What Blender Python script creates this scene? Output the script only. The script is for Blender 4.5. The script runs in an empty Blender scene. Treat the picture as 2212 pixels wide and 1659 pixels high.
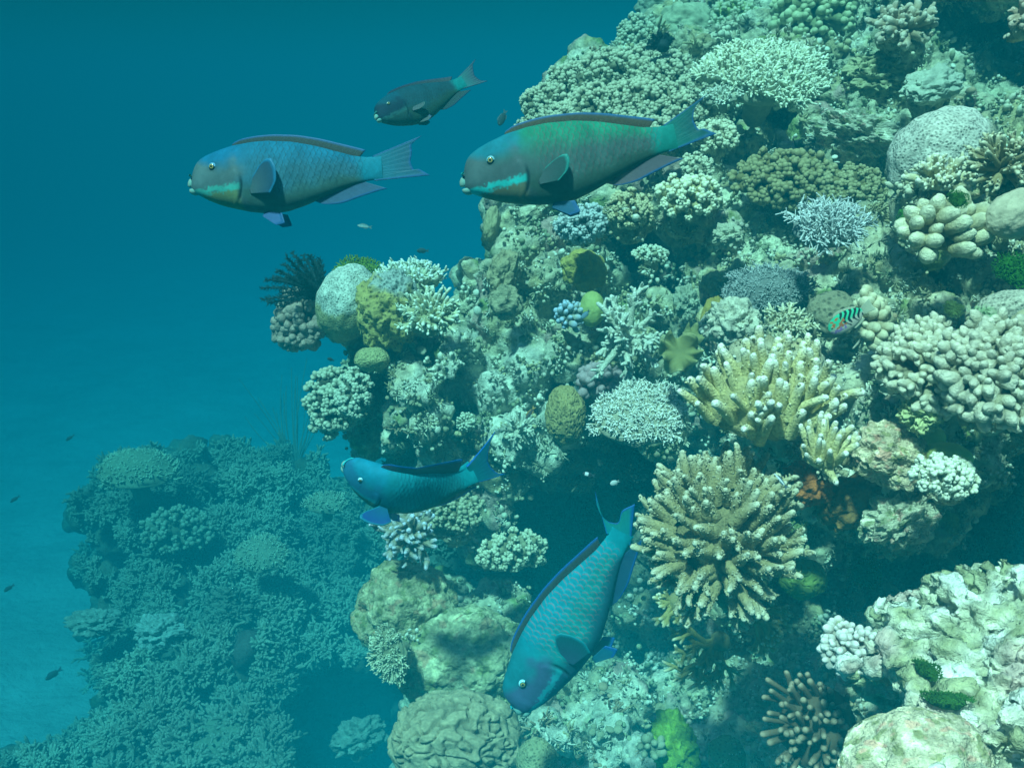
import bpy, math, random
import numpy as np
from mathutils import Vector, Matrix
from mathutils.bvhtree import BVHTree
random.seed(7); RNG = np.random.default_rng(11)
sc = bpy.context.scene
COL = sc.collection
# ------------------------------------------------------------------ camera, light, exposure
PITCH = 16.0
F = 1106 / math.tan(math.radians(27))          # layout units: the photograph 2212 wide
cam = bpy.data.objects.new('camera', bpy.data.cameras.new('camera')); COL.objects.link(cam); sc.camera = cam
cam.data.sensor_width = 36; cam.data.lens = 18 / math.tan(math.radians(27))
cam.data.clip_start = .05; cam.data.clip_end = 500
cam.location = (0, 0, 0); cam.rotation_euler = (math.radians(90 - PITCH), 0, 0)
SUN_EL, SUN_AZ = 59.0, 158.0                   # azimuth of the sun: behind the camera, a little to the left
sun = bpy.data.objects.new('sun', bpy.data.lights.new('sun', 'SUN')); COL.objects.link(sun)
sun.data.energy = 5.0; sun.data.angle = math.radians(4); sun.data.color = (1, .89, .69)
_sd = Vector((-.38, -.80, 0)).normalized() * math.cos(math.radians(SUN_EL)) + Vector((0, 0, math.sin(math.radians(SUN_EL))))
sun.rotation_euler = _sd.to_track_quat('Z', 'Y').to_euler()
w = bpy.data.worlds.new('World'); sc.world = w; w.use_nodes = True
_n = w.node_tree; _bg = _n.nodes['Background']
_s = _n.nodes.new('ShaderNodeTexSky'); _s.sky_type = 'NISHITA'; _s.sun_disc = False
_s.sun_elevation = math.radians(SUN_EL); _s.sun_rotation = math.atan2(_sd.x, _sd.y)
# under water the sky shows only inside Snell's window overhead; lower down the surface mirrors the blue water
_tc = _n.nodes.new('ShaderNodeTexCoord'); _sp = _n.nodes.new('ShaderNodeSeparateXYZ'); _n.links.new(_tc.outputs['Generated'], _sp.inputs[0])
_mr = _n.nodes.new('ShaderNodeMapRange'); _mr.inputs[1].default_value = .60; _mr.inputs[2].default_value = .75; _n.links.new(_sp.outputs['Z'], _mr.inputs[0])
_mx = _n.nodes.new('ShaderNodeMix'); _mx.data_type = 'RGBA'; _n.links.new(_mr.outputs[0], _mx.inputs[0]); _mx.inputs[6].default_value = (.05, .25, .25, 1)
_n.links.new(_s.outputs[0], _mx.inputs[7]); _n.links.new(_mx.outputs[2], _bg.inputs[0]); _bg.inputs[1].default_value = .10
sc.view_settings.view_transform = 'Standard'; sc.view_settings.look = 'None'
sc.view_settings.exposure = .90; sc.view_settings.gamma = 1
sc.cycles.use_denoising = True
sc.cycles.volume_bounces = 0
sc.cycles.max_bounces = 5
# ------------------------------------------------------------------ helpers
_R = Matrix.Rotation(math.radians(90 - PITCH), 3, 'X')
RN = np.array(_R)
def P(u, v, d):
    return np.array(_R @ Vector(((u - 1106) / F * d, (829.5 - v) / F * d, -d)))
def cd(x, y, z):                               # right, up, towards the viewer
    q = np.array(_R @ Vector((x, y, z))); return q / np.linalg.norm(q)
def proj(p):
    q = RN.T @ np.asarray(p, float)
    return 1106 + q[0] / -q[2] * F, 829.5 - q[1] / -q[2] * F, -q[2]
def nrm(a): return a / (np.linalg.norm(a, axis=-1, keepdims=True) + 1e-9)
def _hash(i, j, k, s):
    h = (i * 374761393 + j * 668265263 + k * 2147483647 + s * 974634777) & 0xffffffff
    h = ((h ^ (h >> 13)) * 1274126177) & 0xffffffff
    return (h ^ (h >> 16)) & 0xffffffff
def vnoise(p, s=0):                            # smooth value-gradient noise, about -1..1
    p = np.asarray(p, float); f = np.floor(p).astype(np.int64); r = p - f
    w_ = r * r * r * (r * (r * 6 - 15) + 10); out = 0
    for dx in (0, 1):
        for dy in (0, 1):
            for dz in (0, 1):
                h = _hash(f[:, 0] + dx, f[:, 1] + dy, f[:, 2] + dz, s)
                gx = ((h & 1023) / 511.5 - 1); gy = (((h >> 10) & 1023) / 511.5 - 1); gz = (((h >> 20) & 1023) / 511.5 - 1)
                g = gx * (r[:, 0] - dx) + gy * (r[:, 1] - dy) + gz * (r[:, 2] - dz)
                wt = (w_[:, 0] if dx else 1 - w_[:, 0]) * (w_[:, 1] if dy else 1 - w_[:, 1]) * (w_[:, 2] if dz else 1 - w_[:, 2])
                out = out + g * wt
    return out * 1.3
def fbm(p, sc_, oc=3, s=0, gain=.5):
    t = 0; a = 1; p = np.asarray(p) * sc_
    for o in range(oc): t = t + a * vnoise(p, s + o); a *= gain; p = p * 2.03
    return t
def worley(p, sc_, s=0):                       # distance to nearest feature and to the second
    p = np.asarray(p) * sc_; f = np.floor(p).astype(np.int64); d1 = np.full(len(p), 9.); d2 = np.full(len(p), 9.)
    for dx in (-1, 0, 1):
        for dy in (-1, 0, 1):
            for dz in (-1, 0, 1):
                c = f + (dx, dy, dz); h = _hash(c[:, 0], c[:, 1], c[:, 2], s)
                q = c + np.stack([(h & 1023) / 1023., ((h >> 10) & 1023) / 1023., ((h >> 20) & 1023) / 1023.], 1)
                d = np.linalg.norm(q - p, axis=1)
                m = d < d1; d2 = np.where(m, d1, np.minimum(d2, d)); d1 = np.where(m, d, d1)
    return d1, d2
class MB:
    def __init__(s): s.v = []; s.f = []; s.c = []; s.n = 0
    def add(s, V, Fc, C):
        V = np.asarray(V, float).reshape(-1, 3); C = np.asarray(C, float)
        if C.ndim == 1: C = np.tile(C, (len(V), 1))
        s.v.append(V); s.c.append(C[:, :3]); s.f.append(np.asarray(Fc, np.int64) + s.n); s.n += len(V); return s
    def build(s, name, mat, parent=None, smooth=True):
        V = np.concatenate(s.v); C = np.concatenate(s.c)
        me = bpy.data.meshes.new(name); me.vertices.add(len(V)); me.vertices.foreach_set('co', V.astype(np.float32).ravel())
        cnt = np.concatenate([np.full(len(f), f.shape[1]) for f in s.f]); idx = np.concatenate([f.ravel() for f in s.f])
        st = np.concatenate([[0], np.cumsum(cnt)[:-1]])
        me.loops.add(len(idx)); me.loops.foreach_set('vertex_index', idx.astype(np.int32))
        me.polygons.add(len(cnt)); me.polygons.foreach_set('loop_start', st.astype(np.int32)); me.polygons.foreach_set('loop_total', cnt.astype(np.int32))
        me.polygons.foreach_set('use_smooth', np.full(len(cnt), smooth))
        a = me.color_attributes.new('col', 'FLOAT_COLOR', 'POINT')
        a.data.foreach_set('color', np.concatenate([np.clip(C, 0, 1), np.ones((len(C), 1))], 1).astype(np.float32).ravel())
        me.update(calc_edges=True); me.validate()
        me.materials.append(mat)
        o = bpy.data.objects.new(name, me); COL.objects.link(o)
        if parent: o.parent = parent
        return o
def tag(o, label=None, cat=None, group=None, kind=None):
    if label: o['label'] = label
    if cat: o['category'] = cat
    if group: o['group'] = group
    if kind: o['kind'] = kind
    return o
def thing(name, loc, label, cat, group=None, rot=None):
    o = bpy.data.objects.new(name, None); COL.objects.link(o); o.empty_display_size = .05
    M = Matrix.Translation(Vector(loc))
    if rot is not None: M = M @ Matrix(rot).to_4x4()
    o.matrix_world = M
    return tag(o, label, cat, group)
# ------------------------------------------------------------------ primitives
_ico = {}
def ico(n):
    if n not in _ico:
        import bmesh
        b = bmesh.new(); bmesh.ops.create_icosphere(b, subdivisions=n, radius=1)
        _ico[n] = (np.array([x.co[:] for x in b.verts]), np.array([[x.index for x in f.verts] for f in b.faces])); b.free()
    return _ico[n]
def frame(D):
    D = nrm(np.asarray(D, float)); a = np.where(np.abs(D[:, 2:3]) < .9, [[0, 0, 1.]], [[1., 0, 0]])
    U = nrm(np.cross(a, D)); return U, np.cross(D, U)
def fingers(B, D, L, R0, R1, seg=8, rings=6, bend=.12, bump=.0, rng=RNG, droop=None):
    B = np.asarray(B, float).reshape(-1, 3); N = len(B); D = nrm(np.broadcast_to(np.asarray(D, float), (N, 3)))
    L = np.broadcast_to(L, N).astype(float); R0 = np.broadcast_to(R0, N).astype(float); R1 = np.broadcast_to(R1, N).astype(float)
    U, W = frame(D); an = rng.random(N) * 6.283
    bv = (U * np.cos(an)[:, None] + W * np.sin(an)[:, None]) * (bend * rng.random(N) * L)[:, None]
    if droop is not None: bv = bv + np.asarray(droop) * L[:, None]
    cut = np.clip(1 - R1 / L, .3, 1)
    T = [np.linspace(0, 1, rings)[None, :] * cut[:, None]]; RR = [R0[:, None] + (R1 - R0)[:, None] * np.linspace(0, 1, rings)[None, :]]
    for a in (35, 62, 86):
        a = math.radians(a); T.append((cut + (R1 / L) * math.sin(a))[:, None]); RR.append((R1 * math.cos(a))[:, None])
    T = np.concatenate(T, 1); RR = np.concatenate(RR, 1); K = T.shape[1]
    ph = np.linspace(0, 2 * math.pi, seg, endpoint=False)
    ctr = B[:, None, :] + D[:, None, :] * (T * L[:, None])[..., None] + bv[:, None, :] * (T ** 2)[..., None]
    rad = RR[..., None] * (1 + bump * (rng.random((N, K, seg)) * 2 - 1))
    V = ctr[:, :, None, :] + rad[..., None] * (U[:, None, None, :] * np.cos(ph)[None, None, :, None] + W[:, None, None, :] * np.sin(ph)[None, None, :, None])
    base = np.arange(N)[:, None, None] * (K * seg); k = np.arange(K - 1)[None, :, None] * seg; j = np.arange(seg)[None, None, :]; j2 = (j + 1) % seg
    Q = np.stack([base + k + j, base + k + j2, base + k + seg + j2, base + k + seg + j], -1).reshape(-1, 4)
    t = np.repeat(T[..., None], seg, 2).reshape(-1)
    def at(i, tt): return B[i] + D[i] * (tt * L[i])[:, None] + bv[i] * (tt ** 2)[:, None]
    def rad_at(i, tt): return R0[i] + (R1[i] - R0[i]) * tt
    return V.reshape(-1, 3), Q, t, at, rad_at
def blobs(C, R, D=None, el=1.0, sub=2, bump=0, rng=RNG):
    C = np.asarray(C, float).reshape(-1, 3); N = len(C); V0, T0 = ico(sub)
    if D is None: D = rng.normal(size=(N, 3))
    D = nrm(np.broadcast_to(D, (N, 3))); U, W = frame(D); R = np.broadcast_to(R, N).astype(float)
    el = np.broadcast_to(el, N)
    r = R[:, None] * (1 + bump * (rng.random((N, len(V0))) * 2 - 1))
    V = C[:, None] + r[..., None] * (V0[None, :, 0:1] * U[:, None] + V0[None, :, 1:2] * W[:, None] + V0[None, :, 2:3] * D[:, None] * el[:, None, None])
    return V.reshape(-1, 3), (T0[None] + (np.arange(N) * len(V0))[:, None, None]).reshape(-1, 3), np.tile(V0[:, 2], N) * .5 + .5
def remesh(V, T, vox):
    me = bpy.data.meshes.new('tmp'); me.from_pydata([tuple(x) for x in V], [], [tuple(int(i) for i in t) for t in T])
    o = bpy.data.objects.new('tmp', me); COL.objects.link(o); m = o.modifiers.new('r', 'REMESH'); m.mode = 'VOXEL'; m.voxel_size = vox
    dg = bpy.context.evaluated_depsgraph_get(); ev = o.evaluated_get(dg); m2 = ev.to_mesh()
    V2 = np.empty(len(m2.vertices) * 3, np.float32); m2.vertices.foreach_get('co', V2)
    Q = np.empty(len(m2.loops), np.int32); m2.loops.foreach_get('vertex_index', Q)
    tot = np.empty(len(m2.polygons), np.int32); m2.polygons.foreach_get('loop_total', tot)
    assert (tot == 4).all()
    ev.to_mesh_clear(); bpy.data.objects.remove(o); bpy.data.meshes.remove(me)
    return V2.reshape(-1, 3).astype(float), Q.reshape(-1, 4).astype(np.int64)
def vnormals(V, Q):
    n = np.cross(V[Q[:, 2]] - V[Q[:, 0]], V[Q[:, -1]] - V[Q[:, 1]]); out = np.zeros_like(V)
    for k in range(Q.shape[1]):
        for a in range(3): out[:, a] += np.bincount(Q[:, k], n[:, a], len(V))
    return nrm(out)
def smoothv(V, Q, it=1):
    for _ in range(it):
        s = np.zeros_like(V); c = np.zeros(len(V))
        for k in range(Q.shape[1]):
            i = Q[:, k]; j = Q[:, (k + 1) % Q.shape[1]]
            for a in range(3): s[:, a] += np.bincount(i, V[j, a], len(V)) + np.bincount(j, V[i, a], len(V))
            c += np.bincount(i, minlength=len(V)) + np.bincount(j, minlength=len(V))
        V = .5 * V + .5 * s / c[:, None]
    return V
# ------------------------------------------------------------------ materials
def mat(name, rough=.75, bump=.3, bscale=120, var=.25, vscale=25, spec=.25, bdist=.004, trans=0, vor=None):
    m = bpy.data.materials.new(name); m.use_nodes = True; n = m.node_tree; N = n.nodes; Lk = n.links
    b = N['Principled BSDF']; b.inputs['Roughness'].default_value = rough; b.inputs['Specular IOR Level'].default_value = spec
    at = N.new('ShaderNodeAttribute'); at.attribute_name = 'col'
    tc = N.new('ShaderNodeTexCoord')
    nz = N.new('ShaderNodeTexNoise'); nz.inputs['Scale'].default_value = vscale; nz.inputs['Detail'].default_value = 8; nz.inputs['Roughness'].default_value = .7
    Lk.new(tc.outputs['Object'], nz.inputs['Vector'])
    mr = N.new('ShaderNodeMapRange'); mr.inputs[1].default_value = .3; mr.inputs[2].default_value = .7; mr.inputs[3].default_value = 1 - var; mr.inputs[4].default_value = 1 + var
    Lk.new(nz.outputs['Fac'], mr.inputs[0])
    mx = N.new('ShaderNodeVectorMath'); mx.operation = 'SCALE'; Lk.new(at.outputs['Color'], mx.inputs[0]); Lk.new(mr.outputs[0], mx.inputs['Scale'])
    col = mx.outputs[0]
    nb = N.new('ShaderNodeTexNoise'); nb.inputs['Scale'].default_value = bscale; nb.inputs['Detail'].default_value = 5; nb.inputs['Roughness'].default_value = .65
    Lk.new(tc.outputs['Object'], nb.inputs['Vector']); h = nb.outputs['Fac']
    if vor:                                     # vor = (scale, dark factor, mix weight): polyp cells
        vo = N.new('ShaderNodeTexVoronoi'); vo.inputs['Scale'].default_value = vor[0]; vo.feature = 'F1'; Lk.new(tc.outputs['Object'], vo.inputs['Vector'])
        m2 = N.new('ShaderNodeMapRange'); m2.inputs[1].default_value = .12; m2.inputs[2].default_value = .5; m2.inputs[3].default_value = vor[1]; m2.inputs[4].default_value = 1
        Lk.new(vo.outputs['Distance'], m2.inputs[0]); sc2 = N.new('ShaderNodeVectorMath'); sc2.operation = 'SCALE'
        Lk.new(col, sc2.inputs[0]); Lk.new(m2.outputs[0], sc2.inputs['Scale']); col = sc2.outputs[0]
        ad = N.new('ShaderNodeMath'); ad.operation = 'MULTIPLY_ADD'; ad.inputs[1].default_value = vor[2]; Lk.new(m2.outputs[0], ad.inputs[0]); Lk.new(h, ad.inputs[2]); h = ad.outputs[0]
    Lk.new(col, b.inputs['Base Color'])
    bp = N.new('ShaderNodeBump'); bp.inputs['Strength'].default_value = bump; bp.inputs['Distance'].default_value = bdist
    Lk.new(h, bp.inputs['Height']); Lk.new(bp.outputs[0], b.inputs['Normal'])
    return m
M_ROCK = mat('reef_limestone', .9, 1.0, 55, .55, 38, .12, .014)
M_ROCKF = mat('distant_limestone', .9, 1.0, 25, .4, 8, .1, .03)
M_CORAL = mat('coral_skin', .8, .7, 260, .22, 60, .2, .003)
M_CORALF = mat('coral_fine', .85, .6, 160, .3, 40, .15, .004)
M_FISH = mat('fish_skin', .72, .25, 260, .16, 22, .14, .001)
M_FIN = mat('fin_membrane', .5, .15, 200, .1, 60, .3, .001)
M_SMOOTH = mat('soft_tissue', .7, .35, 180, .18, 30, .2, .003)
M_CELL = mat('polyp_cells', .8, .8, 200, .2, 25, .2, .006, vor=(85, .38, 1.3))
M_CELLBIG = mat('honeycomb_cells', .8, .9, 200, .2, 25, .2, .008, vor=(48, .35, 1.5))
M_CELLF = mat('fine_polyps', .8, .8, 200, .22, 25, .2, .004, vor=(150, .5, 1.2))
M_KNOB = mat('knob_coral_skin', .85, 1.0, 170, .3, 55, .15, .006)
M_ACRO = mat('corallite_skin', .8, .9, 260, .25, 60, .2, .004, vor=(200, .74, 1.0))
M_SAND = mat('seabed_sand', .95, .8, 6, .22, 1.3, .05, .08)
M_ALGA = mat('green_algae_turf', .95, 1.0, 300, .6, 45, .05, .006)
M_FIN.node_tree.nodes['Principled BSDF'].inputs['Alpha'].default_value = .84
M_EYE = mat('eye_gloss', .15, 0, 10, 0, 10, .6)
# ------------------------------------------------------------------ the setting: seabed and reef rock
def grid(nx, ny, fn):
    a, b = np.meshgrid(np.linspace(0, 1, nx), np.linspace(0, 1, ny), indexing='xy'); V = fn(a.ravel(), b.ravel())
    i = np.arange(nx * ny).reshape(ny, nx); Q = np.stack([i[:-1, :-1], i[:-1, 1:], i[1:, 1:], i[1:, :-1]], -1).reshape(-1, 4); return V, Q
FLOOR = -3.75
def _sand(a, b):
    x = np.sign(a - .5) * (np.abs(a - .5) * 2) ** 2.2 * 118; y = -110 + b * 0; y = np.sign(b - .5) * (np.abs(b - .5) * 2) ** 2.2 * 118 + 8
    p = np.stack([x, y, 0 * x], 1); z = FLOOR - .015 * np.maximum(y - 8, 0) + .13 * fbm(p, .35, 3, 5) + .03 * fbm(p, 1.6, 3, 9)
    return np.stack([x, y, z], 1)
V, Q = grid(420, 420, _sand)
cc = np.array([.30, .34, .31]) * (1 + .10 * fbm(V * (1, 1, 0), .8, 4, 3)[:, None])
tag(MB().add(V, Q, cc).build('seabed', M_SAND), kind='structure')

def rockify(V, Q, seed, amp=1.0, fine=True):
    V = smoothv(V, Q, 2); n = vnormals(V, Q)
    d = .050 * fbm(V, 5, 3, seed) + .022 * fbm(V, 17, 3, seed + 3)
    V = V + n * (d * amp)[:, None]
    if fine:
        n = vnormals(V, Q); w1, w2 = worley(V + .01 * fbm(V, 20, 2, seed)[:, None], 21, seed)
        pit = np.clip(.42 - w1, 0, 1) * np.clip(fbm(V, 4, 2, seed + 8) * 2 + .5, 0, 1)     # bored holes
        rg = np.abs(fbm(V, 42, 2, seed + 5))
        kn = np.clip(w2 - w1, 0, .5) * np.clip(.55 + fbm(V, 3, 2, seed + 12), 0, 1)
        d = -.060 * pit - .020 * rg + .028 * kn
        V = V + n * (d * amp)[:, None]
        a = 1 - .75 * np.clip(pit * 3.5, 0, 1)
    else: a = np.ones(len(V))
    return V, a
PAL = np.array([[.50, .46, .31], [.36, .33, .21], [.62, .58, .44], [.28, .24, .13], [.42, .30, .24], [.22, .27, .10], [.44, .38, .20]])
def rockcol(V, seed, k=1.08):
    a = fbm(V, 2.6, 3, seed + 20); b = fbm(V, 9, 3, seed + 30); g = fbm(V, 33, 3, seed + 40)
    c = PAL[0] + np.zeros((len(V), 3))
    def mixin(c, m, col): m = np.clip(m, 0, 1)[:, None]; return c * (1 - m) + col * m
    c = mixin(c, a * 3 - .2, PAL[1]); c = mixin(c, b * 3 - .5, PAL[2]); c = mixin(c, -a * 3 - .9 + b, PAL[6]); c = mixin(c, -b * 4 - 1.0, PAL[3] * 1.3)
    c = mixin(c, (fbm(V, 6, 2, seed + 50) - .33) * 8, PAL[4]); c = mixin(c, (fbm(V, 7, 2, seed + 60) - .38) * 8, PAL[5])
    return np.clip(c * (1 + .32 * g[:, None]) * k, .02, .88)

def inpoly(u, v, poly):
    r = False; j = len(poly) - 1
    for i in range(len(poly)):
        (x1, y1), (x2, y2) = poly[i], poly[j]
        if (y1 > v) != (y2 > v) and u < (x2 - x1) * (v - y1) / (y2 - y1) + x1: r = not r
        j = i
    return r
OUT = [(1420, -60), (1400, 30), (1340, 90), (1200, 150), (1165, 240), (1110, 310), (1070, 430), (1075, 540), (1020, 590), (950, 650), (840, 610), (760, 600), (715, 670),
       (730, 740), (745, 790), (715, 850), (730, 930), (800, 960), (835, 1040), (930, 1130), (975, 1190), (1080, 1200), (1085, 1260), (985, 1270), (850, 1235), (790, 1300), (800, 1390), (900, 1430), (915, 1500), (870, 1590), (850, 1720),
       (2300, 1720), (2300, -60)]
# control points of the reef's relief: (u, v, distance)
DM = [(1400, 0, 4.9), (1600, 0, 4.9), (1800, 0, 4.6), (2000, 0, 4.3), (2212, 0, 4.6), (1350, 90, 4.4), (1200, 180, 3.7), (1350, 200, 3.5), (1500, 150, 3.7), (1650, 130, 3.5), (1850, 130, 3.6), (2000, 180, 3.3), (2120, 100, 4.4), (2212, 150, 4.2), (2180, 220, 3.6),
      (1150, 300, 3.6), (1300, 280, 3.4), (1500, 300, 3.3), (1650, 240, 3.9), (1750, 290, 3.3), (1900, 230, 3.5), (2050, 320, 2.5), (2200, 300, 2.6),
      (1090, 430, 3.5), (1250, 420, 3.2), (1450, 420, 3.0), (1650, 420, 2.9), (1750, 450, 2.8), (1880, 380, 3.1), (2000, 450, 2.2), (2180, 450, 2.0),
      (1080, 560, 3.2), (1200, 560, 3.1), (1350, 540, 3.6), (1450, 570, 3.6), (1600, 560, 2.8), (1750, 560, 2.6), (1900, 560, 2.3), (2050, 580, 2.4), (2180, 600, 2.6),
      (720, 680, 3.25), (850, 700, 3.2), (970, 700, 3.2), (1080, 680, 3.0), (1200, 680, 3.1), (1330, 680, 3.0), (1480, 680, 2.9), (1620, 700, 2.5), (1750, 700, 2.4), (1880, 680, 2.2), (2030, 700, 1.95), (2180, 680, 1.85),
      (740, 850, 3.3), (850, 830, 3.25), (920, 850, 3.4), (1020, 800, 3.0), (1120, 860, 2.9), (1250, 800, 2.95), (1400, 800, 2.7), (1500, 820, 2.9), (1600, 850, 2.1), (1750, 850, 2.0), (1880, 830, 1.85), (2030, 830, 1.75), (2180, 830, 1.7),
      (830, 960, 3.35), (900, 990, 3.6), (1000, 960, 3.2), (1100, 960, 2.9), (1230, 940, 2.9), (1350, 980, 3.3), (1500, 960, 3.2), (1620, 980, 2.4), (1750, 1000, 2.2), (1860, 990, 1.75), (1960, 980, 1.7), (2080, 1010, 1.75), (2200, 1020, 3.0),
      (1000, 1080, 3.1), (1060, 1150, 3.0), (1150, 1120, 3.9), (1250, 1120, 4.2), (1400, 1080, 3.6), (1550, 1120, 2.4), (1700, 1120, 2.2), (1850, 1080, 1.9), (1980, 1080, 2.2), (2120, 1120, 3.1), (2200, 1130, 3.2),
      (1150, 1230, 3.9), (1250, 1260, 4.2), (1450, 1260, 2.7), (1600, 1260, 2.4), (1780, 1250, 2.4), (1900, 1230, 2.9), (2050, 1230, 3.0),
      (850, 1300, 3.2), (960, 1300, 3.1), (1080, 1330, 3.2), (1200, 1380, 3.3), (1350, 1400, 3.1), (1500, 1400, 2.8), (1650, 1380, 2.7), (1780, 1380, 2.4), (1900, 1420, 2.2), (2100, 1400, 1.7),
      (930, 1450, 3.1), (1050, 1450, 2.9), (1200, 1500, 2.6), (1350, 1500, 2.55), (1480, 1520, 2.5), (1600, 1520, 2.4), (1700, 1530, 2.1),
      (900, 1600, 2.9), (1050, 1600, 2.7), (1200, 1620, 2.3), (1400, 1620, 2.2), (1600, 1620, 2.1), (1750, 1620, 1.8), (1900, 1600, 1.6), (2100, 1600, 1.5), (1000, 1720, 2.6), (1400, 1720, 2.1), (1800, 1720, 1.6), (2200, 1720, 1.4)]
DMA = np.array(DM)
def relief(u, v):
    w_ = 1 / (((DMA[:, 0] - u) ** 2 + (DMA[:, 1] - v) ** 2) / 900 + 1) ** 1.7
    return float((w_ * DMA[:, 2]).sum() / w_.sum())
SUPPORT = []           # (u, v, distance of centre, radius px): rock that carries a colony, reef lumps and the added shading overhang
def reef_blobs():
    rnd = random.Random(4); C = []; Rr = []
    for gv in range(-60, 1740, 62):
        for gu in range(690, 2330, 62):
            u = gu + rnd.uniform(-24, 24); v = gv + rnd.uniform(-24, 24)
            if not inpoly(u, v, OUT): continue
            d = relief(u, v) + rnd.uniform(-.07, .07); r = rnd.uniform(.75, 1.25) * 52 / F * d
            # keep the blob inside the outline
            if not all(inpoly(u + a * 40, v + b * 40, OUT) for a, b in ((1, 0), (-1, 0), (0, 1), (0, -1))): r *= .62
            C.append(P(u, v, d + r * .8)); Rr.append(r)
            C.append(P(u, v, d + r * .8 + .28)); Rr.append(r * 1.25)
            C.append(P(u, v, d + r * .8 + .65)); Rr.append(r * 1.3)
    for gv in range(-60, 1800, 105):                 # the reef goes on beyond the right edge of the frame
        for gu in range(2350, 3300, 105):
            u = gu + rnd.uniform(-30, 30); v = gv + rnd.uniform(-30, 30); d = relief(2260, v) + (u - 2300) * .0002 + rnd.uniform(-.15, .15); r = rnd.uniform(70, 115) / F * d
            for k, g in ((0, 1), (.3, 1.3)): C.append(P(u, v, d + r + k)); Rr.append(r * g)
    for (u, v, d, r) in SUPPORT: C.append(P(u, v, d)); Rr.append(r / F * d)
    V, T, _ = blobs(C, Rr, el=1.0, sub=2); return V, T
# ------------------------------------------------------------------ coral builders
def mixc(a, b, t): t = np.asarray(t)[..., None]; return np.asarray(a) * (1 - t) + np.asarray(b) * t
def basis(up, rightish=(1, 0, 0)):
    z = cd(*up); x = np.array(_R @ Vector(rightish)); x = nrm(x - z * (x @ z)); y = np.cross(z, x); return x, y, z
def dome_mesh(mb, c, ax, R, col, lump=.12, ls=6, sub=5, seed=0, colfn=None, squash=0):
    V0, T0 = ico(sub); n = V0.copy()
    r = 1 + lump * fbm(V0 + seed * 3.1, ls / 4, 3, seed)
    if squash: r = r * (1 - squash * np.clip(-V0[:, 2], 0, 1))
    V = c + (V0 * r[:, None] * R) @ np.array(ax)
    C = np.tile(col, (len(V), 1)) if colfn is None else colfn(V0, V)
    C = C * (1 + .12 * fbm(V, 14, 2, seed)[:, None])
    mb.add(V, T0, C); return mb
def subfingers(mb, at, rad, N, L, D, per, col, tip, ln, r, rng, seg=5, rings=3, tmin=.25, out=.85, tipk=.8):
    i = rng.integers(0, N, N * per); t = tmin + (1 - tmin) * rng.random(len(i)) ** .8 * .93
    Lb = np.broadcast_to(L, N)[i]; Db = np.broadcast_to(D, (N, 3))[i]
    p = at(i, t); rd = nrm(rng.normal(size=(len(i), 3))); rd = nrm(rd - Db * (rd * Db).sum(1)[:, None]); d = nrm(rd * out + Db * .7)
    p = p + rd * (rad(i, t) * .6)[:, None]
    l = ln * (.6 + .8 * rng.random(len(i))); rr = r * (.7 + .6 * rng.random(len(i)))
    V, Q, tt, _, _ = fingers(p, d, l, rr, rr * .62, seg, rings, .1, 0, rng)
    mb.add(V, Q, mixc(col, tip, np.clip(tt, 0, 1) ** 1.6 * tipk))
def sunflower(n, rng, jit=.35):
    k = np.arange(n) + .5; r = np.sqrt(k / n); a = k * 2.39996 + rng.normal(size=n) * jit; return r, a
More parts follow.
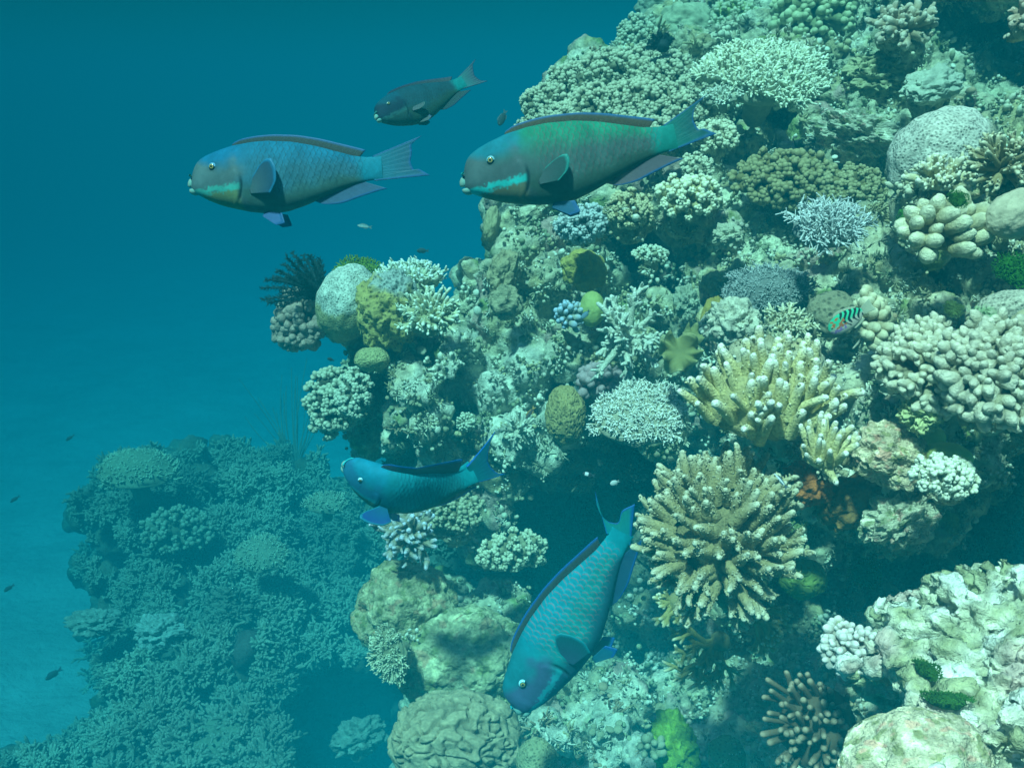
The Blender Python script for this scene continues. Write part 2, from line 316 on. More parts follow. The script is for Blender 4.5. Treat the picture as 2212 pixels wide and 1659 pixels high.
def corymb(o, label, u, v, d, R, up=(0, .8, .5), asp=(1, 1), n=90, L=.35, r=.05, spread=.8, dome=.25, col=(.5, .5, .4), tip=(.8, .85, .8), per=4, sl=.3, sr=.55, bump=.1, seed=1, cat='coral', group=None, mtl=None, seg=8, pw=2.0, split=False, rings=6, tp=.55, plate=True, right=(1, 0, 0), pl=.88, tipk=.8, grow=None):
    rng = np.random.default_rng(seed); m = d / F; Rm = R * m; c = P(u, v, d); x, y, z = basis(up, right); mtl = mtl or M_CORALF
    col = np.array(col); tip = np.array(tip)
    rr, a = sunflower(n, rng); rr = rr * (1 + .12 * np.sin(a * 3 + seed) + .08 * np.sin(a * 7 + seed * 2))
    ax_, ay_ = np.cos(a) * rr * asp[0], np.sin(a) * rr * asp[1]
    g_ = z if grow is None else cd(*grow); D = nrm(g_ * (1 - .3 * rr[:, None]) + (x * np.cos(a)[:, None] + y * np.sin(a)[:, None]) * (spread * rr ** 1.3)[:, None] + rng.normal(size=(n, 3)) * .13)
    Lf = L * Rm * (.7 + .55 * rng.random(n)); rf = r * Rm * (.8 + .4 * rng.random(n))
    B = c + (x * ax_[:, None] + y * ay_[:, None]) * Rm * .86 + z * (dome * Rm * (1 - rr ** 2))[:, None] - D * Lf[:, None] * .45
    rt = thing(o, c, label, cat, group); inv = np.array(rt.matrix_world.inverted())[:3, 3]
    def one(idx, nm):
        mb = MB(); V, Q, t, at, rad = fingers(B[idx], D[idx], Lf[idx], rf[idx], rf[idx] * tp, seg, rings, .22, bump, rng)
        mb.add(V + inv, Q, mixc(col, tip, np.clip((t - .35) / .65, 0, 1) ** pw) * (1 + .1 * rng.normal(size=len(t)))[:, None])
        if per: subfingers(MBo(mb, inv), at, rad, len(idx), Lf[idx], D[idx], per, col, tip, sl * L * Rm, sr * r * Rm, rng, tipk=tipk)
        return mb.build(nm, mtl, rt)
    if split:
        for i in range(n): one(np.array([i]), 'branch')
    else: one(np.arange(n), 'branches')
    if plate:
        mb = MB(); V0, T0 = ico(4); s = np.array([pl * asp[0], pl * asp[1], .16]) * Rm
        V = (V0 * s * (1 + .12 * fbm(V0, 3, 2, seed))[:, None]) @ np.array([x, y, z]) + z * (dome * Rm * (1 - np.clip(V0[:, 0] ** 2 + V0[:, 1] ** 2, 0, 1)) - .22 * L * Rm - .04 * Rm)[:, None]
        mb.add(V, T0, col * .7)
        st = c - z * Rm * .1; V, Q, t, _, _ = fingers([st - c - z * Rm * .8], z, Rm * .8, Rm * .16, Rm * .24, 14, 6, .1, .1, rng); mb.add(V, Q, col * .6)
        mb.build('base_plate', mtl, rt)
    return rt
class MBo:                                     # adds with an offset
    def __init__(s, mb, off): s.mb = mb; s.off = off
    def add(s, V, Fc, C): s.mb.add(np.asarray(V) + s.off, Fc, C)
def radial(o, label, u, v, d, R, ax=(0, .3, 1), cone=95, n=70, r0=.07, tp=.6, inner=.3, col=(.3, .25, .12), tip=(.6, .6, .45), per=8, sl=.16, sr=.45, bump=.08, seed=1, cat='coral', group=None, mtl=None, split=True, seg=10, asp=(1, 1, 1), pw=3, lv=(.75, .4), rings=8, bend=.2, tipk=.8, jit=.12, lift=0):
    rng = np.random.default_rng(seed); m = d / F; Rm = R * m; c = P(u, v, d); x, y, z = basis(ax); mtl = mtl or M_CORAL
    k = np.arange(n) + .5; cz = 1 - (1 - math.cos(math.radians(cone))) * k / n; a = k * 2.39996
    s = np.sqrt(1 - cz ** 2); D = nrm(x * (s * np.cos(a))[:, None] + y * (s * np.sin(a))[:, None] + z * cz[:, None] + rng.normal(size=(n, 3)) * jit)
    Df = nrm(D @ np.stack([x, y, z], 1) * np.array(asp) @ np.stack([x, y, z])); Dg = nrm(Df + cd(0, 1, 0) * lift + rng.normal(size=(n, 3)) * jit)
    sc_ = np.linalg.norm(D @ np.stack([x, y, z], 1) * np.array(asp), axis=1)
    Lf = Rm * (1 - inner) * (lv[0] + lv[1] * rng.random(n)) * sc_; rf = r0 * Rm * (.8 + .4 * rng.random(n)); B = c + Df * (inner * Rm * sc_)[:, None]
    rt = thing(o, c, label, cat, group); inv = np.array(rt.matrix_world.inverted())[:3, 3]; col = np.array(col); tip = np.array(tip)
    def one(idx, nm):
        mb = MB(); V, Q, t, at, rad = fingers(B[idx], Dg[idx], Lf[idx], rf[idx], rf[idx] * tp, seg, rings, bend, bump, rng)
        mb.add(V + inv, Q, mixc(col, tip, np.clip((t - .4) / .6, 0, 1) ** pw) * (1 + .08 * rng.normal(size=len(t)))[:, None])
        if per: subfingers(MBo(mb, inv), at, rad, len(idx), Lf[idx], Dg[idx], per, col, tip, sl * Rm, sr * r0 * Rm, rng, seg=6, rings=3, tmin=.2, tipk=tipk)
        mb.build(nm, mtl, rt)
    if split:
        for i in range(n): one(np.array([i]), 'branch')
    else: one(np.arange(n), 'branches')
    mb = MB(); dome_mesh(mb, np.zeros(3), [x * asp[0], y * asp[1], z * asp[2]], Rm * inner * .95, col * .8, .2, 8, 4, seed); mb.build('core', mtl, rt)
    return rt
def cauli(o, label, u, v, d, R, ax=(0, .5, 1), n=40, lobe=.2, kn=9, col=(.35, .35, .25), tip=(.55, .55, .42), seed=1, cat='coral', group=None, mtl=None, asp=(1, 1, .8), knr=.42, cone=100, parts=True, sub=2, el=1.35, kb=.04):
    rng = np.random.default_rng(seed); Rm = R * d / F; c = P(u, v, d); x, y, z = basis(ax); mtl = mtl or M_CORAL; X = np.stack([x, y, z])
    k = np.arange(n) + .5; cz = 1 - (1 - math.cos(math.radians(cone))) * k / n; a = k * 2.39996 + rng.normal(size=n) * .15; s = np.sqrt(np.clip(1 - cz ** 2, 0, 1))
    q = np.stack([s * np.cos(a), s * np.sin(a), cz], 1) * np.array(asp) * (.72 + .28 * rng.random((n, 1)))
    Lc = q @ X * Rm; Dn = nrm(q @ X + rng.normal(size=(n, 3)) * .15); lr = lobe * Rm * (.75 + .5 * rng.random(n)); col = np.array(col); tip = np.array(tip)
    rt = thing(o, c, label, cat, group)
    mb = MB(); V, Q, t, _, _ = fingers(Lc * .25, Lc, np.linalg.norm(Lc, axis=1) * .75, lr * .55, lr * .8, 7, 4, .1, .1, rng); mb.add(V, Q, mixc(col * .6, col, np.clip(t, 0, 1)))
    i = np.repeat(np.arange(n), kn); th = np.tile(np.arange(kn) * 2.4, n) + rng.random(n * kn); ph = np.sqrt((np.tile(np.arange(kn), n) + .5) / kn) * 1.25
    U, W = frame(Dn); dd = nrm(Dn[i] * np.cos(ph)[:, None] + (U[i] * np.cos(th)[:, None] + W[i] * np.sin(th)[:, None]) * np.sin(ph)[:, None])
    kc = Lc[i] + dd * (lr[i] * .62)[:, None]; kr = lr[i] * knr * (.75 + .5 * rng.random(len(i)))
    V, T, tz = blobs(kc, kr, dd, el, sub, kb, rng); mb.add(V, T, mixc(col, tip, np.clip(tz * 1.3 - .3, 0, 1)))
    mb.build('branches', mtl, rt)
    mb = MB(); dome_mesh(mb, np.zeros(3), X * np.array(asp)[:, None], Rm * .62, col * .55, .2, 8, 4, seed); mb.build('core', mtl, rt)
    return rt
def massive(o, label, u, v, d, R, asp=(1, 1, 1), ax=(0, 0, 1), rot=0, col=(.4, .38, .2), lump=.12, ls=6, sub=6, seed=1, cat='coral', group=None, mtl=None, colfn=None, disp=None, squash=0):
    Rm = R * d / F; c = P(u, v, d); ca, sa = math.cos(math.radians(rot)), math.sin(math.radians(rot))
    x, y, z = basis(ax); X = np.stack([x * ca + y * sa, -x * sa + y * ca, z]) * np.array(asp)[:, None]
    V0, T0 = ico(sub); r = 1 + lump * fbm(V0 + seed * 3.1, ls / 4, 3, seed)
    V = (V0 * (r * Rm)[:, None]) @ X
    if disp is not None: V = V + vnormals(V, T0) * (disp(V0, V) * Rm)[:, None]
    C = np.tile(np.array(col, float), (len(V), 1)) if colfn is None else colfn(V0, V)
    C = C * (1 + .15 * fbm(V, 14, 3, seed)[:, None])
    ob = MB().add(V, T0, C).build(o, mtl or M_CELL); ob.location = c
    return tag(ob, label, cat, group)
def deadtop(base, dead, dirv, thr, s=1, seed=0, sharp=6):     # bleached, grazed upper side with its own ragged outline
    dv = nrm(np.array(dirv, float)); base = np.array(base); dead = np.array(dead)
    def f(V0, V):
        m = np.clip((V0 @ dv + .22 * fbm(V0, 2.2 * s, 3, seed) - thr) * sharp, 0, 1); sp = np.clip(fbm(V0, 24, 2, seed) * 3 - .2, 0, 1) * m
        c = mixc(base, dead, m); return c * (1 - .55 * sp[:, None])
    return f
def mgroove(V0, s, seed):
    p = V0 + .25 * np.stack([fbm(V0, s * .5, 2, seed + k) for k in (0, 7, 13)], 1); return 1 - np.clip(np.abs(fbm(p, s, 1, seed + 20)) * 7, 0, 1) ** .7
def pits(a, b, s=7, k=.10): return -k * np.clip(.45 - worley(a + .1 * fbm(a, 8, 2, 3)[:, None], s, 5)[0], 0, 1) + .02 * fbm(a, 18, 3, 7)
def crusty(base, seed=0):         # grazed rock: pale and pinkish crusts, turf, bored holes
    base = np.array(base)
    def f(V0, V):
        c = mixc(base, np.clip(base * 1.45 + .05, 0, .85), np.clip(fbm(V0, 3, 3, seed) * 3 - .3, 0, 1)); c = mixc(c, base * (.55, .62, .45), np.clip(fbm(V0, 4.5, 3, seed + 5) * 4 - .6, 0, 1)); c = mixc(c, base * (1.15, .82, .85), np.clip(fbm(V0, 5, 2, seed + 9) * 6 - 1.8, 0, 1))
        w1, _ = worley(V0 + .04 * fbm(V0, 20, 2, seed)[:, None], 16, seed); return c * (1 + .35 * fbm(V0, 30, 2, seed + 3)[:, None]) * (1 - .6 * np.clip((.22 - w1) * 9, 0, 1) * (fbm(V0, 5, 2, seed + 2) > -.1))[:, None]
    return f
def meander(V0, V, s=5, a=.05, seed=0): return -a * mgroove(V0, s, seed)
def braincol(c, dk, s, seed): return lambda V0, V: mixc(np.array(c), np.array(c) * dk, np.clip(mgroove(V0, s, seed), 0, 1))
WT = (.85, .88, .84); CREAM = (.62, .60, .42)
SP = []            # rock supports
def sup(u, v, d, r): SUPPORT.append((u, v, d, r))
JOBS = []
def J(fn, *a, s=None, **k):
    # s = (du, dv, extra distance, radius) of the rock that carries it
    u, v, d, R = a[2:6]
    if s is None: s = (0, R * .45, .75 * R / F * d, R * .75)
    if s: sup(u + s[0], v + s[1], d + s[2], s[3])
    JOBS.append((fn, a, k))
# --- left promontory
J(massive, 'massive_coral', 'tall dome coral, white grazed top and smooth tan lower half, beside black feather star', 752, 655, 3.0, 75, asp=(.92, 1.12, 1), rot=-18, seed=3, mtl=M_CELLF, lump=.1, colfn=deadtop((.36, .33, .16), (.68, .68, .58), (-.35, .75, .55), .15, seed=2), s=(10, 20, .2, 60))
J(massive, 'massive_coral', 'lumpy mustard brain coral with dead grey crown between the tan dome and white finger coral', 838, 672, 2.92, 72, asp=(.92, 1.18, 1), seed=5, mtl=M_CELL, lump=.30, ls=9, colfn=deadtop((.47, .38, .12), (.45, .47, .42), (.3, .9, .3), .62, seed=6), s=(10, 15, .2, 60))
J(massive, 'massive_coral', 'small smooth olive mound coral below the mustard brain coral', 804, 777, 2.85, 38, asp=(1.0, .72, .9), seed=7, mtl=M_CELLF, col=(.42, .40, .18), lump=.12, s=(5, 10, .12, 26))
J(corymb, 'finger_coral', 'white bushy finger coral on top of the left outcrop against open water', 885, 600, 3.05, 68, up=(0, .75, .45), asp=(1.05, .75), n=70, L=.66, r=.095, spread=1.0, dome=.15, col=(.55, .55, .36), tip=WT, per=3, sr=.4, sl=.22, seed=21, s=(0, 25, .12, 32))
J(corymb, 'finger_coral', 'cream finger coral clump fanning out right of the mustard brain coral', 926, 678, 2.78, 62, up=(.0, .45, .9), asp=(1, .85), n=72, L=.78, r=.10, spread=1.25, dome=.2, col=(.50, .47, .26), tip=(.82, .84, .70), per=3, sr=.4, sl=.2, seed=22, s=(0, 0, .2, 38))
J(cauli, 'cauliflower_coral', 'pink brown thick lobed coral hanging at the far left tip of the reef', 652, 690, 3.1, 60, ax=(-.5, .3, 1), n=34, lobe=.26, kn=6, knr=.55, mtl=M_KNOB, el=1.6, kb=.07, col=(.33, .22, .17), tip=(.5, .37, .3), seed=31, s=(35, 0, .12, 30), asp=(.9, 1.05, .8))
J(cauli, 'cauliflower_coral', 'dark knobbly coral with pale tips on the left edge under the small olive mound', 722, 872, 3.05, 78, ax=(-.5, .5, 1), n=75, lobe=.15, kn=7, col=(.10, .10, .065), tip=(.62, .62, .46), seed=32, s=(30, 0, .2, 58), asp=(.72, 1.05, .8))
J(cauli, 'cauliflower_coral', 'pale tipped knobbly clump growing right of the dark edge coral', 765, 850, 2.98, 50, ax=(-.2, .6, 1), n=36, lobe=.2, kn=7, col=(.25, .25, .17), tip=(.66, .66, .52), seed=33, s=(10, 0, .2, 36), asp=(.7, 1.2, .7))
J(massive, 'massive_coral', 'tall honeycomb coral column on the rock face behind the brown parrotfish snout', 1088, 590, 2.82, 42, asp=(.8, 1.15, .8), rot=-15, seed=9, mtl=M_CELLBIG, col=(.44, .38, .22), lump=.3, ls=8, s=(5, 5, .2, 44))
J(massive, 'massive_coral', 'lower lobe of honeycomb coral drooping down the rock face', 1092, 655, 2.78, 38, asp=(.95, .95, .8), seed=10, mtl=M_CELLBIG, col=(.40, .36, .22), lump=.25, ls=8, s=(5, 0, .2, 34))
J(massive, 'leathery_coral', 'mustard leathery coral draped over a ledge below the cream and blue corals', 1262, 585, 2.9, 50, asp=(1.0, .85, .7), rot=-25, seed=11, mtl=M_CORALF, col=(.38, .31, .08), lump=.22, ls=7, disp=lambda a, b: meander(a, b, 14, .05, 4), s=(5, 0, .2, 44))
J(massive, 'massive_coral', 'smooth green dome coral behind the little blue bubble coral', 1279, 668, 2.62, 31, asp=(.9, 1.25, .9), seed=12, mtl=M_SMOOTH, col=(.36, .42, .13), lump=.06, s=(0, 10, .12, 24))
J(cauli, 'bubble_coral', 'little bubble tipped blue coral left of the smooth green dome', 1232, 682, 2.62, 33, ax=(-.2, .4, 1), n=34, lobe=.17, kn=1, knr=.95, col=(.35, .38, .32), tip=(.42, .55, .72), seed=34, s=(0, 10, .12, 24), sub=3)
J(radial, 'staghorn_coral', 'pale open branching staghorn coral with thick pointed arms in the middle of the reef', 1352, 730, 2.5, 100, ax=(0, .25, 1), cone=88, n=17, r0=.105, tp=.42, inner=.08, col=(.58, .58, .46), tip=(.8, .82, .72), per=16, sl=.16, sr=.42, seed=41, mtl=M_ACRO, asp=(.72, 1.15, .6), s=(0, 25, .2, 40), lv=(.8, .5), bend=.3)
J(massive, 'brain_coral', 'olive brown brain coral with winding ridges left of the grey table coral', 1222, 896, 2.6, 56, asp=(.8, 1.15, .8), seed=13, mtl=M_CORALF, colfn=braincol((.38, .30, .12), .3, 6, 3), lump=.12, disp=lambda a, b: meander(a, b, 6, .12, 3), s=(0, 0, .2, 40))
J(corymb, 'table_coral', 'grey white table coral bristling with short points above the dark cave', 1382, 893, 2.2, 112, up=(-.12, .62, .75), asp=(1.0, .8), n=460, L=.2, r=.03, spread=.95, dome=.16, col=(.46, .44, .32), tip=(.90, .93, .90), per=4, sl=.4, seed=23, s=(45, 25, .28, 70), pw=1.3)
J(radial, 'leather_coral_stub', '', 0, 0, 1, 1) if False else None
J(cauli, 'button_coral', 'cluster of small brown buttons above the pink lobed coral', 1312, 782, 2.62, 36, ax=(0, .4, 1), n=60, lobe=.11, kn=1, knr=.95, col=(.30, .27, .14), tip=(.42, .38, .22), seed=35, asp=(1.05, .62, .6), s=(0, 5, .12, 28))
J(cauli, 'lobed_coral', 'dull pink thick lobed coral in shade above the grey table coral', 1298, 822, 2.62, 44, ax=(0, .3, 1), n=12, lobe=.34, kn=5, knr=.6, col=(.32, .22, .22), tip=(.46, .34, .34), seed=36, asp=(1.1, .75, .6), s=(0, 5, .15, 34))
J(cauli, 'knob_coral', 'tiny round pale knob coral on the rock edge left of the small staghorn', 1007, 912, 2.75, 21, ax=(-.4, .4, 1), n=60, lobe=.14, kn=1, knr=.95, col=(.45, .48, .34), tip=(.65, .68, .52), seed=37, s=(8, 0, .08, 14))
J(radial, 'staghorn_coral', 'small pale staghorn sprig low on the rock face right of the tiny knob coral', 1118, 928, 2.6, 52, ax=(.2, -.1, 1), cone=85, n=9, r0=.14, tp=.5, inner=.1, col=(.52, .52, .40), tip=(.75, .77, .64), per=12, sl=.2, sr=.4, seed=42, asp=(1, .9, .6), s=(0, 0, .15, 30), bend=.3)
# --- top of the reef
TOPS = [(1180, 225, 3.3, 52), (1240, 180, 3.42, 56), (1305, 160, 3.45, 58), (1375, 150, 3.5, 58), (1440, 165, 3.4, 55), (1215, 265, 3.15, 48), (1290, 235, 3.15, 60), (1365, 220, 3.18, 60), (1435, 230, 3.12, 58), (1490, 255, 3.08, 50), (1345, 285, 2.98, 52), (1425, 295, 2.95, 50), (1500, 200, 3.3, 46), (1145, 275, 3.28, 30)]
TL = ['leftmost', 'second', 'third', 'fourth', 'fifth']
TOPLAB = ['greyish knobbly coral clump at the left shoulder of the upper reef', 'knobbly coral clump on the skyline, second from the left shoulder', 'knobbly coral clump on the skyline above the big brown parrotfish middle', 'knobbly coral clump near the dark little feather star on the skyline', 'knobbly coral clump on the skyline next to the big white plate coral',
          'knobbly coral clump just above the front of the big parrotfish back', 'broad knobbly clump in the middle of the upper reef canopy, left of centre', 'broad knobbly clump in the very centre of the upper reef canopy', 'knobbly clump in the canopy right of centre above the parrotfish tail base', 'knobbly clump behind the tail fin of the big parrotfish',
          'knobbly clump directly above the dorsal fin of the big parrotfish', 'knobbly clump above the rear end of the big parrotfish dorsal fin', 'shaded knobbly clump under the left rim of the white plate coral', 'smallest knobbly clump, lowest at the left edge of the canopy']
for i, (u_, v_, d_, r_) in enumerate(TOPS):
    J(cauli, 'knobbly_coral', TOPLAB[i], u_, v_, d_, r_, ax=(-.1, .7, .8), n=46, lobe=.2, kn=8, knr=.4, col=(.24, .23, .14), tip=(.60, .58, .42), seed=100 + i, asp=(1.1, .95, .7), group='knobbly coral clumps forming the upper reef canopy', s=(0, 15, .25, r_ * .8))
J(corymb, 'plate_coral', 'large pale bleached plate coral of dense upright points at the top of the reef', 1660, 160, 3.0, 150, up=(.05, .52, .85), grow=(.1, .8, .5), asp=(1.02, .64), n=620, L=.24, r=.036, spread=.8, dome=.2, col=(.56, .57, .40), tip=(.80, .83, .68), per=3, sl=.3, seed=24, s=(20, -5, .38, 70), pw=1.4)
J(corymb, 'plate_coral', 'small white point coral lobe at the lower left rim of the large pale plate', 1560, 205, 2.95, 50, up=(-.2, .6, .75), asp=(1.0, .55), n=90, L=.38, r=.06, spread=1.2, dome=.1, col=(.5, .52, .4), tip=(.84, .88, .78), per=3, seed=25, s=(10, -10, .2, 30))
J(cauli, 'knobbly_coral', 'cream knobbly coral right beside the tip of the big parrotfish tail', 1545, 300, 2.85, 48, ax=(-.1, .6, .9), n=40, lobe=.2, kn=8, col=(.40, .38, .24), tip=(.72, .70, .52), seed=50, asp=(1.05, .8, .7))
J(cauli, 'knobbly_coral', 'cream knobbly coral just below the big parrotfish tail', 1505, 365, 2.8, 34, ax=(-.1, .6, .9), n=26, lobe=.24, kn=8, col=(.38, .36, .24), tip=(.7, .68, .5), seed=51)
J(cauli, 'cauliflower_coral', 'bright cream cauliflower coral right of the big parrotfish anal fin', 1490, 428, 2.6, 66, ax=(0, .6, .9), n=60, lobe=.19, kn=9, knr=.36, col=(.48, .43, .22), tip=(.86, .84, .64), seed=52, asp=(1.15, .75, .7))
J(cauli, 'cauliflower_coral', 'yellow brown cauliflower coral under the anal fin of the big parrotfish', 1362, 455, 2.62, 52, ax=(-.1, .3, 1), n=52, lobe=.17, kn=8, knr=.42, col=(.24, .20, .09), tip=(.64, .58, .36), seed=53, asp=(1, .85, .7))
J(cauli, 'cauliflower_coral', 'blue grey cauliflower coral hanging below the belly of the big parrotfish', 1258, 486, 2.7, 56, ax=(-.1, .3, 1), n=62, lobe=.17, kn=8, knr=.42, col=(.22, .26, .26), tip=(.56, .62, .62), seed=54, asp=(1.1, .75, .7))
J(massive, 'massive_coral', 'smooth tan coral slab on the reef edge directly under the big parrotfish chin', 1062, 485, 3.2, 30, asp=(.6, 1.35, 1), rot=-8, seed=15, mtl=M_CORALF, col=(.42, .36, .2), lump=.15, s=(14, 0, .12, 30))
J(massive, 'lobed_coral', 'smooth grey green knob coral at the right end of the cream cauliflower coral', 1570, 510, 2.55, 30, asp=(1.0, .8, .8), seed=16, mtl=M_SMOOTH, col=(.42, .42, .30), lump=.5, ls=9, s=(0, -5, .12, 24))
J(cauli, 'cauliflower_coral', 'small cream tipped coral on the shaded ledge left of the pale ridge', 1408, 552, 3.0, 32, ax=(0, .5, 1), n=26, lobe=.22, kn=7, col=(.36, .34, .22), tip=(.78, .78, .62), seed=55, asp=(1.15, .6, .7))
J(massive, 'massive_coral', 'very large mottled round coral boulder at the upper right', 2035, 345, 2.2, 118, asp=(1, .88, .9), rot=30, seed=17, mtl=M_CELLF, lump=.12, colfn=deadtop((.30, .30, .22), (.62, .60, .52), (-.2, .8, .5), .2, seed=9), s=(10, 10, .3, 90))
J(radial, 'finger_coral', 'short thick cream fingers growing on the front of the mottled boulder', 2030, 400, 1.95, 78, ax=(-.1, .8, .6), cone=75, n=26, r0=.15, tp=.6, inner=.2, col=(.48, .44, .26), tip=(.82, .82, .68), per=8, sl=.14, sr=.4, seed=43, asp=(1.15, .9, .8), bump=.05)
J(radial, 'finger_coral', 'brown fingers with pale tips at the right edge beside the mottled boulder', 2165, 370, 1.85, 88, ax=(-.2, .7, .8), cone=88, n=50, r0=.09, tp=.6, inner=.3, col=(.26, .22, .11), tip=(.68, .66, .48), per=5, sl=.12, sr=.4, seed=44)
J(cauli, 'knob_coral', 'fat rounded cream knob coral above the dark hollow at the right', 2040, 500, 1.75, 88, ax=(-.1, .6, .9), n=34, lobe=.24, kn=1, knr=.8, el=1.7, kb=.07, col=(.40, .36, .20), tip=(.80, .78, .58), mtl=M_KNOB, seed=56, asp=(1, .72, .7), sub=3, s=(0, 0, .16, 68))
J(massive, 'massive_coral', 'smooth streaked beige coral cut by the right edge below the brown fingers', 2195, 462, 1.7, 62, asp=(1.1, .8, .8), rot=25, seed=18, mtl=M_CORALF, col=(.5, .45, .33), lump=.1, s=(20, 5, .2, 50))
J(corymb, 'bushy_coral', 'blue grey bushy coral with fine branchlets right of the pale ridge', 1790, 487, 2.2, 84, up=(-.05, .55, .85), asp=(1, .7), n=150, L=.5, r=.042, spread=1.15, dome=.2, col=(.40, .42, .40), tip=(.80, .83, .86), per=5, sl=.4, seed=26, s=(0, 5, .22, 50))
J(corymb, 'table_coral', 'dull grey violet table coral with tiny points below the bushy blue grey coral', 1655, 622, 2.35, 105, up=(-.15, .55, .8), asp=(1.0, .62), n=420, L=.17, r=.022, spread=.8, dome=.15, col=(.24, .25, .24), tip=(.54, .56, .56), per=3, sl=.5, seed=27, s=(10, 10, .25, 70), pw=1.2)
J(massive, 'massive_coral', 'rough cream ball coral left of the small yellow branching coral', 1585, 700, 2.1, 56, asp=(1, .95, .9), seed=19, mtl=M_ROCK, col=(.58, .56, .44), lump=.35, ls=12, s=(0, 5, .2, 44))
J(corymb, 'branching_coral', 'small cream branching coral behind the big yellow finger coral', 1700, 702, 2.0, 52, up=(-.1, .6, .8), n=34, L=.65, r=.09, spread=1.2, dome=.2, col=(.48, .45, .28), tip=(.78, .78, .6), per=6, sl=.32, seed=28)
J(massive, 'massive_coral', 'brown speckled honeycomb mound behind the striped wrasse', 1800, 680, 2.1, 58, asp=(1, .9, .8), seed=20, mtl=M_CELL, col=(.30, .27, .17), lump=.12, s=(0, 5, .2, 45))
J(massive, 'lobed_coral', 'smooth grey green knobs stacked left of the brown leafy patch', 1482, 652, 2.65, 30, asp=(.85, 1.1, .8), seed=23, mtl=M_SMOOTH, col=(.34, .36, .26), lump=.55, ls=9, s=(0, 5, .12, 26))
J(massive, 'leafy_coral', 'ochre brown leafy coral patch left of the rough cream ball coral', 1537, 683, 2.35, 40, asp=(.55, 1.1, .5), rot=-20, seed=24, mtl=M_CORALF, col=(.34, .26, .06), lump=.25, s=(0, 0, .12, 32))
J(cauli, 'knobbly_coral', 'broad dull brown knobbly coral field below the large pale plate coral', 1700, 392, 2.75, 100, ax=(0, .6, .9), n=95, lobe=.14, kn=7, col=(.20, .16, .06), tip=(.38, .33, .17), seed=150, asp=(1.15, .8, .5), s=(0, 10, .35, 80))
J(cauli, 'knobbly_coral', 'smaller dull brown knobbly coral field left of the mottled round boulder', 1845, 405, 2.6, 66, ax=(0, .6, .9), n=60, lobe=.16, kn=7, col=(.22, .19, .08), tip=(.40, .36, .20), seed=151, asp=(1.05, .8, .5), s=(0, 10, .3, 55))
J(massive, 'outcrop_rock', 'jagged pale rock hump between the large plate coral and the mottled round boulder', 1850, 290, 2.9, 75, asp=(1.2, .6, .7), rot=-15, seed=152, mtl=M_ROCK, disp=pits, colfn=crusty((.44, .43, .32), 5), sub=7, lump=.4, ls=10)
# --- right side foreground
J(corymb, 'finger_coral', 'big yellow cream finger coral with fat white tipped fingers in the right foreground', 1660, 850, 1.52, 172, up=(-.05, .42, .9), grow=(-.05, .85, .5), asp=(1.0, .68), n=76, L=.54, r=.078, spread=.55, dome=.30, pl=.82, tipk=.3, col=(.62, .57, .27), tip=(.92, .93, .86), per=7, sl=.075, sr=.28, bump=.08, seed=61, mtl=M_ACRO, seg=12, pw=5, split=True, rings=9, tp=.62, s=(5, 10, .2, 120))
J(corymb, 'finger_coral', 'compact clump of fat white tipped yellow fingers above the orange sponge', 1782, 968, 1.42, 74, up=(0, .5, .85), grow=(0, .85, .5), asp=(.92, .85), n=26, L=.8, r=.13, spread=1.0, dome=.35, pl=.7, tipk=.4, col=(.62, .57, .28), tip=(.92, .93, .86), per=6, sl=.08, sr=.14, bump=.05, seed=62, mtl=M_ACRO, seg=14, pw=4.5, split=True, rings=9, tp=.6, s=(5, 10, .14, 54))
J(radial, 'finger_coral', 'huge tan brown spiky finger coral with tapering knobbly fingers beside the diving parrotfish tail', 1556, 1158, 1.54, 196, ax=(-.42, .22, .85), cone=108, n=215, r0=.074, tp=.46, inner=.60, jit=.2, lift=.36, tipk=.5, col=(.33, .29, .14), tip=(.74, .74, .56), per=24, sl=.03, sr=.2, bump=.14, seed=63, mtl=M_ACRO, seg=12, asp=(.98, 1.0, .75), pw=3.0, rings=11, lv=(.65, .6), s=(25, 10, .34, 105), bend=.35)
J(cauli, 'knob_coral', 'broad colony of fat grey cream knobs behind the striped wrasse tail at the right', 2010, 800, 1.5, 120, ax=(0, .5, .9), n=130, lobe=.125, kn=3, knr=.58, el=1.9, kb=.08, col=(.36, .34, .22), tip=(.78, .76, .60), mtl=M_KNOB, seed=64, asp=(.95, .95, .6), sub=3, s=(0, 0, .25, 105))
J(cauli, 'knob_coral', 'big colony of bulging grey knobs cut by the right edge', 2160, 810, 1.4, 132, ax=(-.1, .5, .9), n=120, lobe=.14, kn=3, knr=.58, el=1.8, kb=.08, col=(.34, .33, .22), tip=(.72, .70, .56), mtl=M_KNOB, seed=65, asp=(.9, 1, .6), sub=3, s=(0, 0, .25, 115))
J(massive, 'massive_coral', 'rounded pale coral with a green smear at the right edge above the knob colony', 2175, 670, 1.6, 70, asp=(1.1, .6, .8), rot=15, seed=26, mtl=M_CELLF, lump=.15, colfn=deadtop((.34, .48, .26), (.55, .53, .42), (.5, .5, .3), -.1, seed=4), s=(0, 10, .2, 56))
J(massive, 'massive_coral', 'plain olive dome filling the right edge beside the knob colony', 2222, 710, 1.45, 42, seed=27, mtl=M_SMOOTH, col=(.40, .38, .24), lump=.06)
J(cauli, 'knob_coral', 'column of small yellow brown knobs between the striped wrasse and the rough rock', 1880, 690, 1.85, 52, ax=(0, .4, .9), n=34, lobe=.24, kn=1, knr=.85, col=(.42, .36, .22), tip=(.72, .66, .46), seed=66, asp=(.6, 1.3, .6), sub=3)
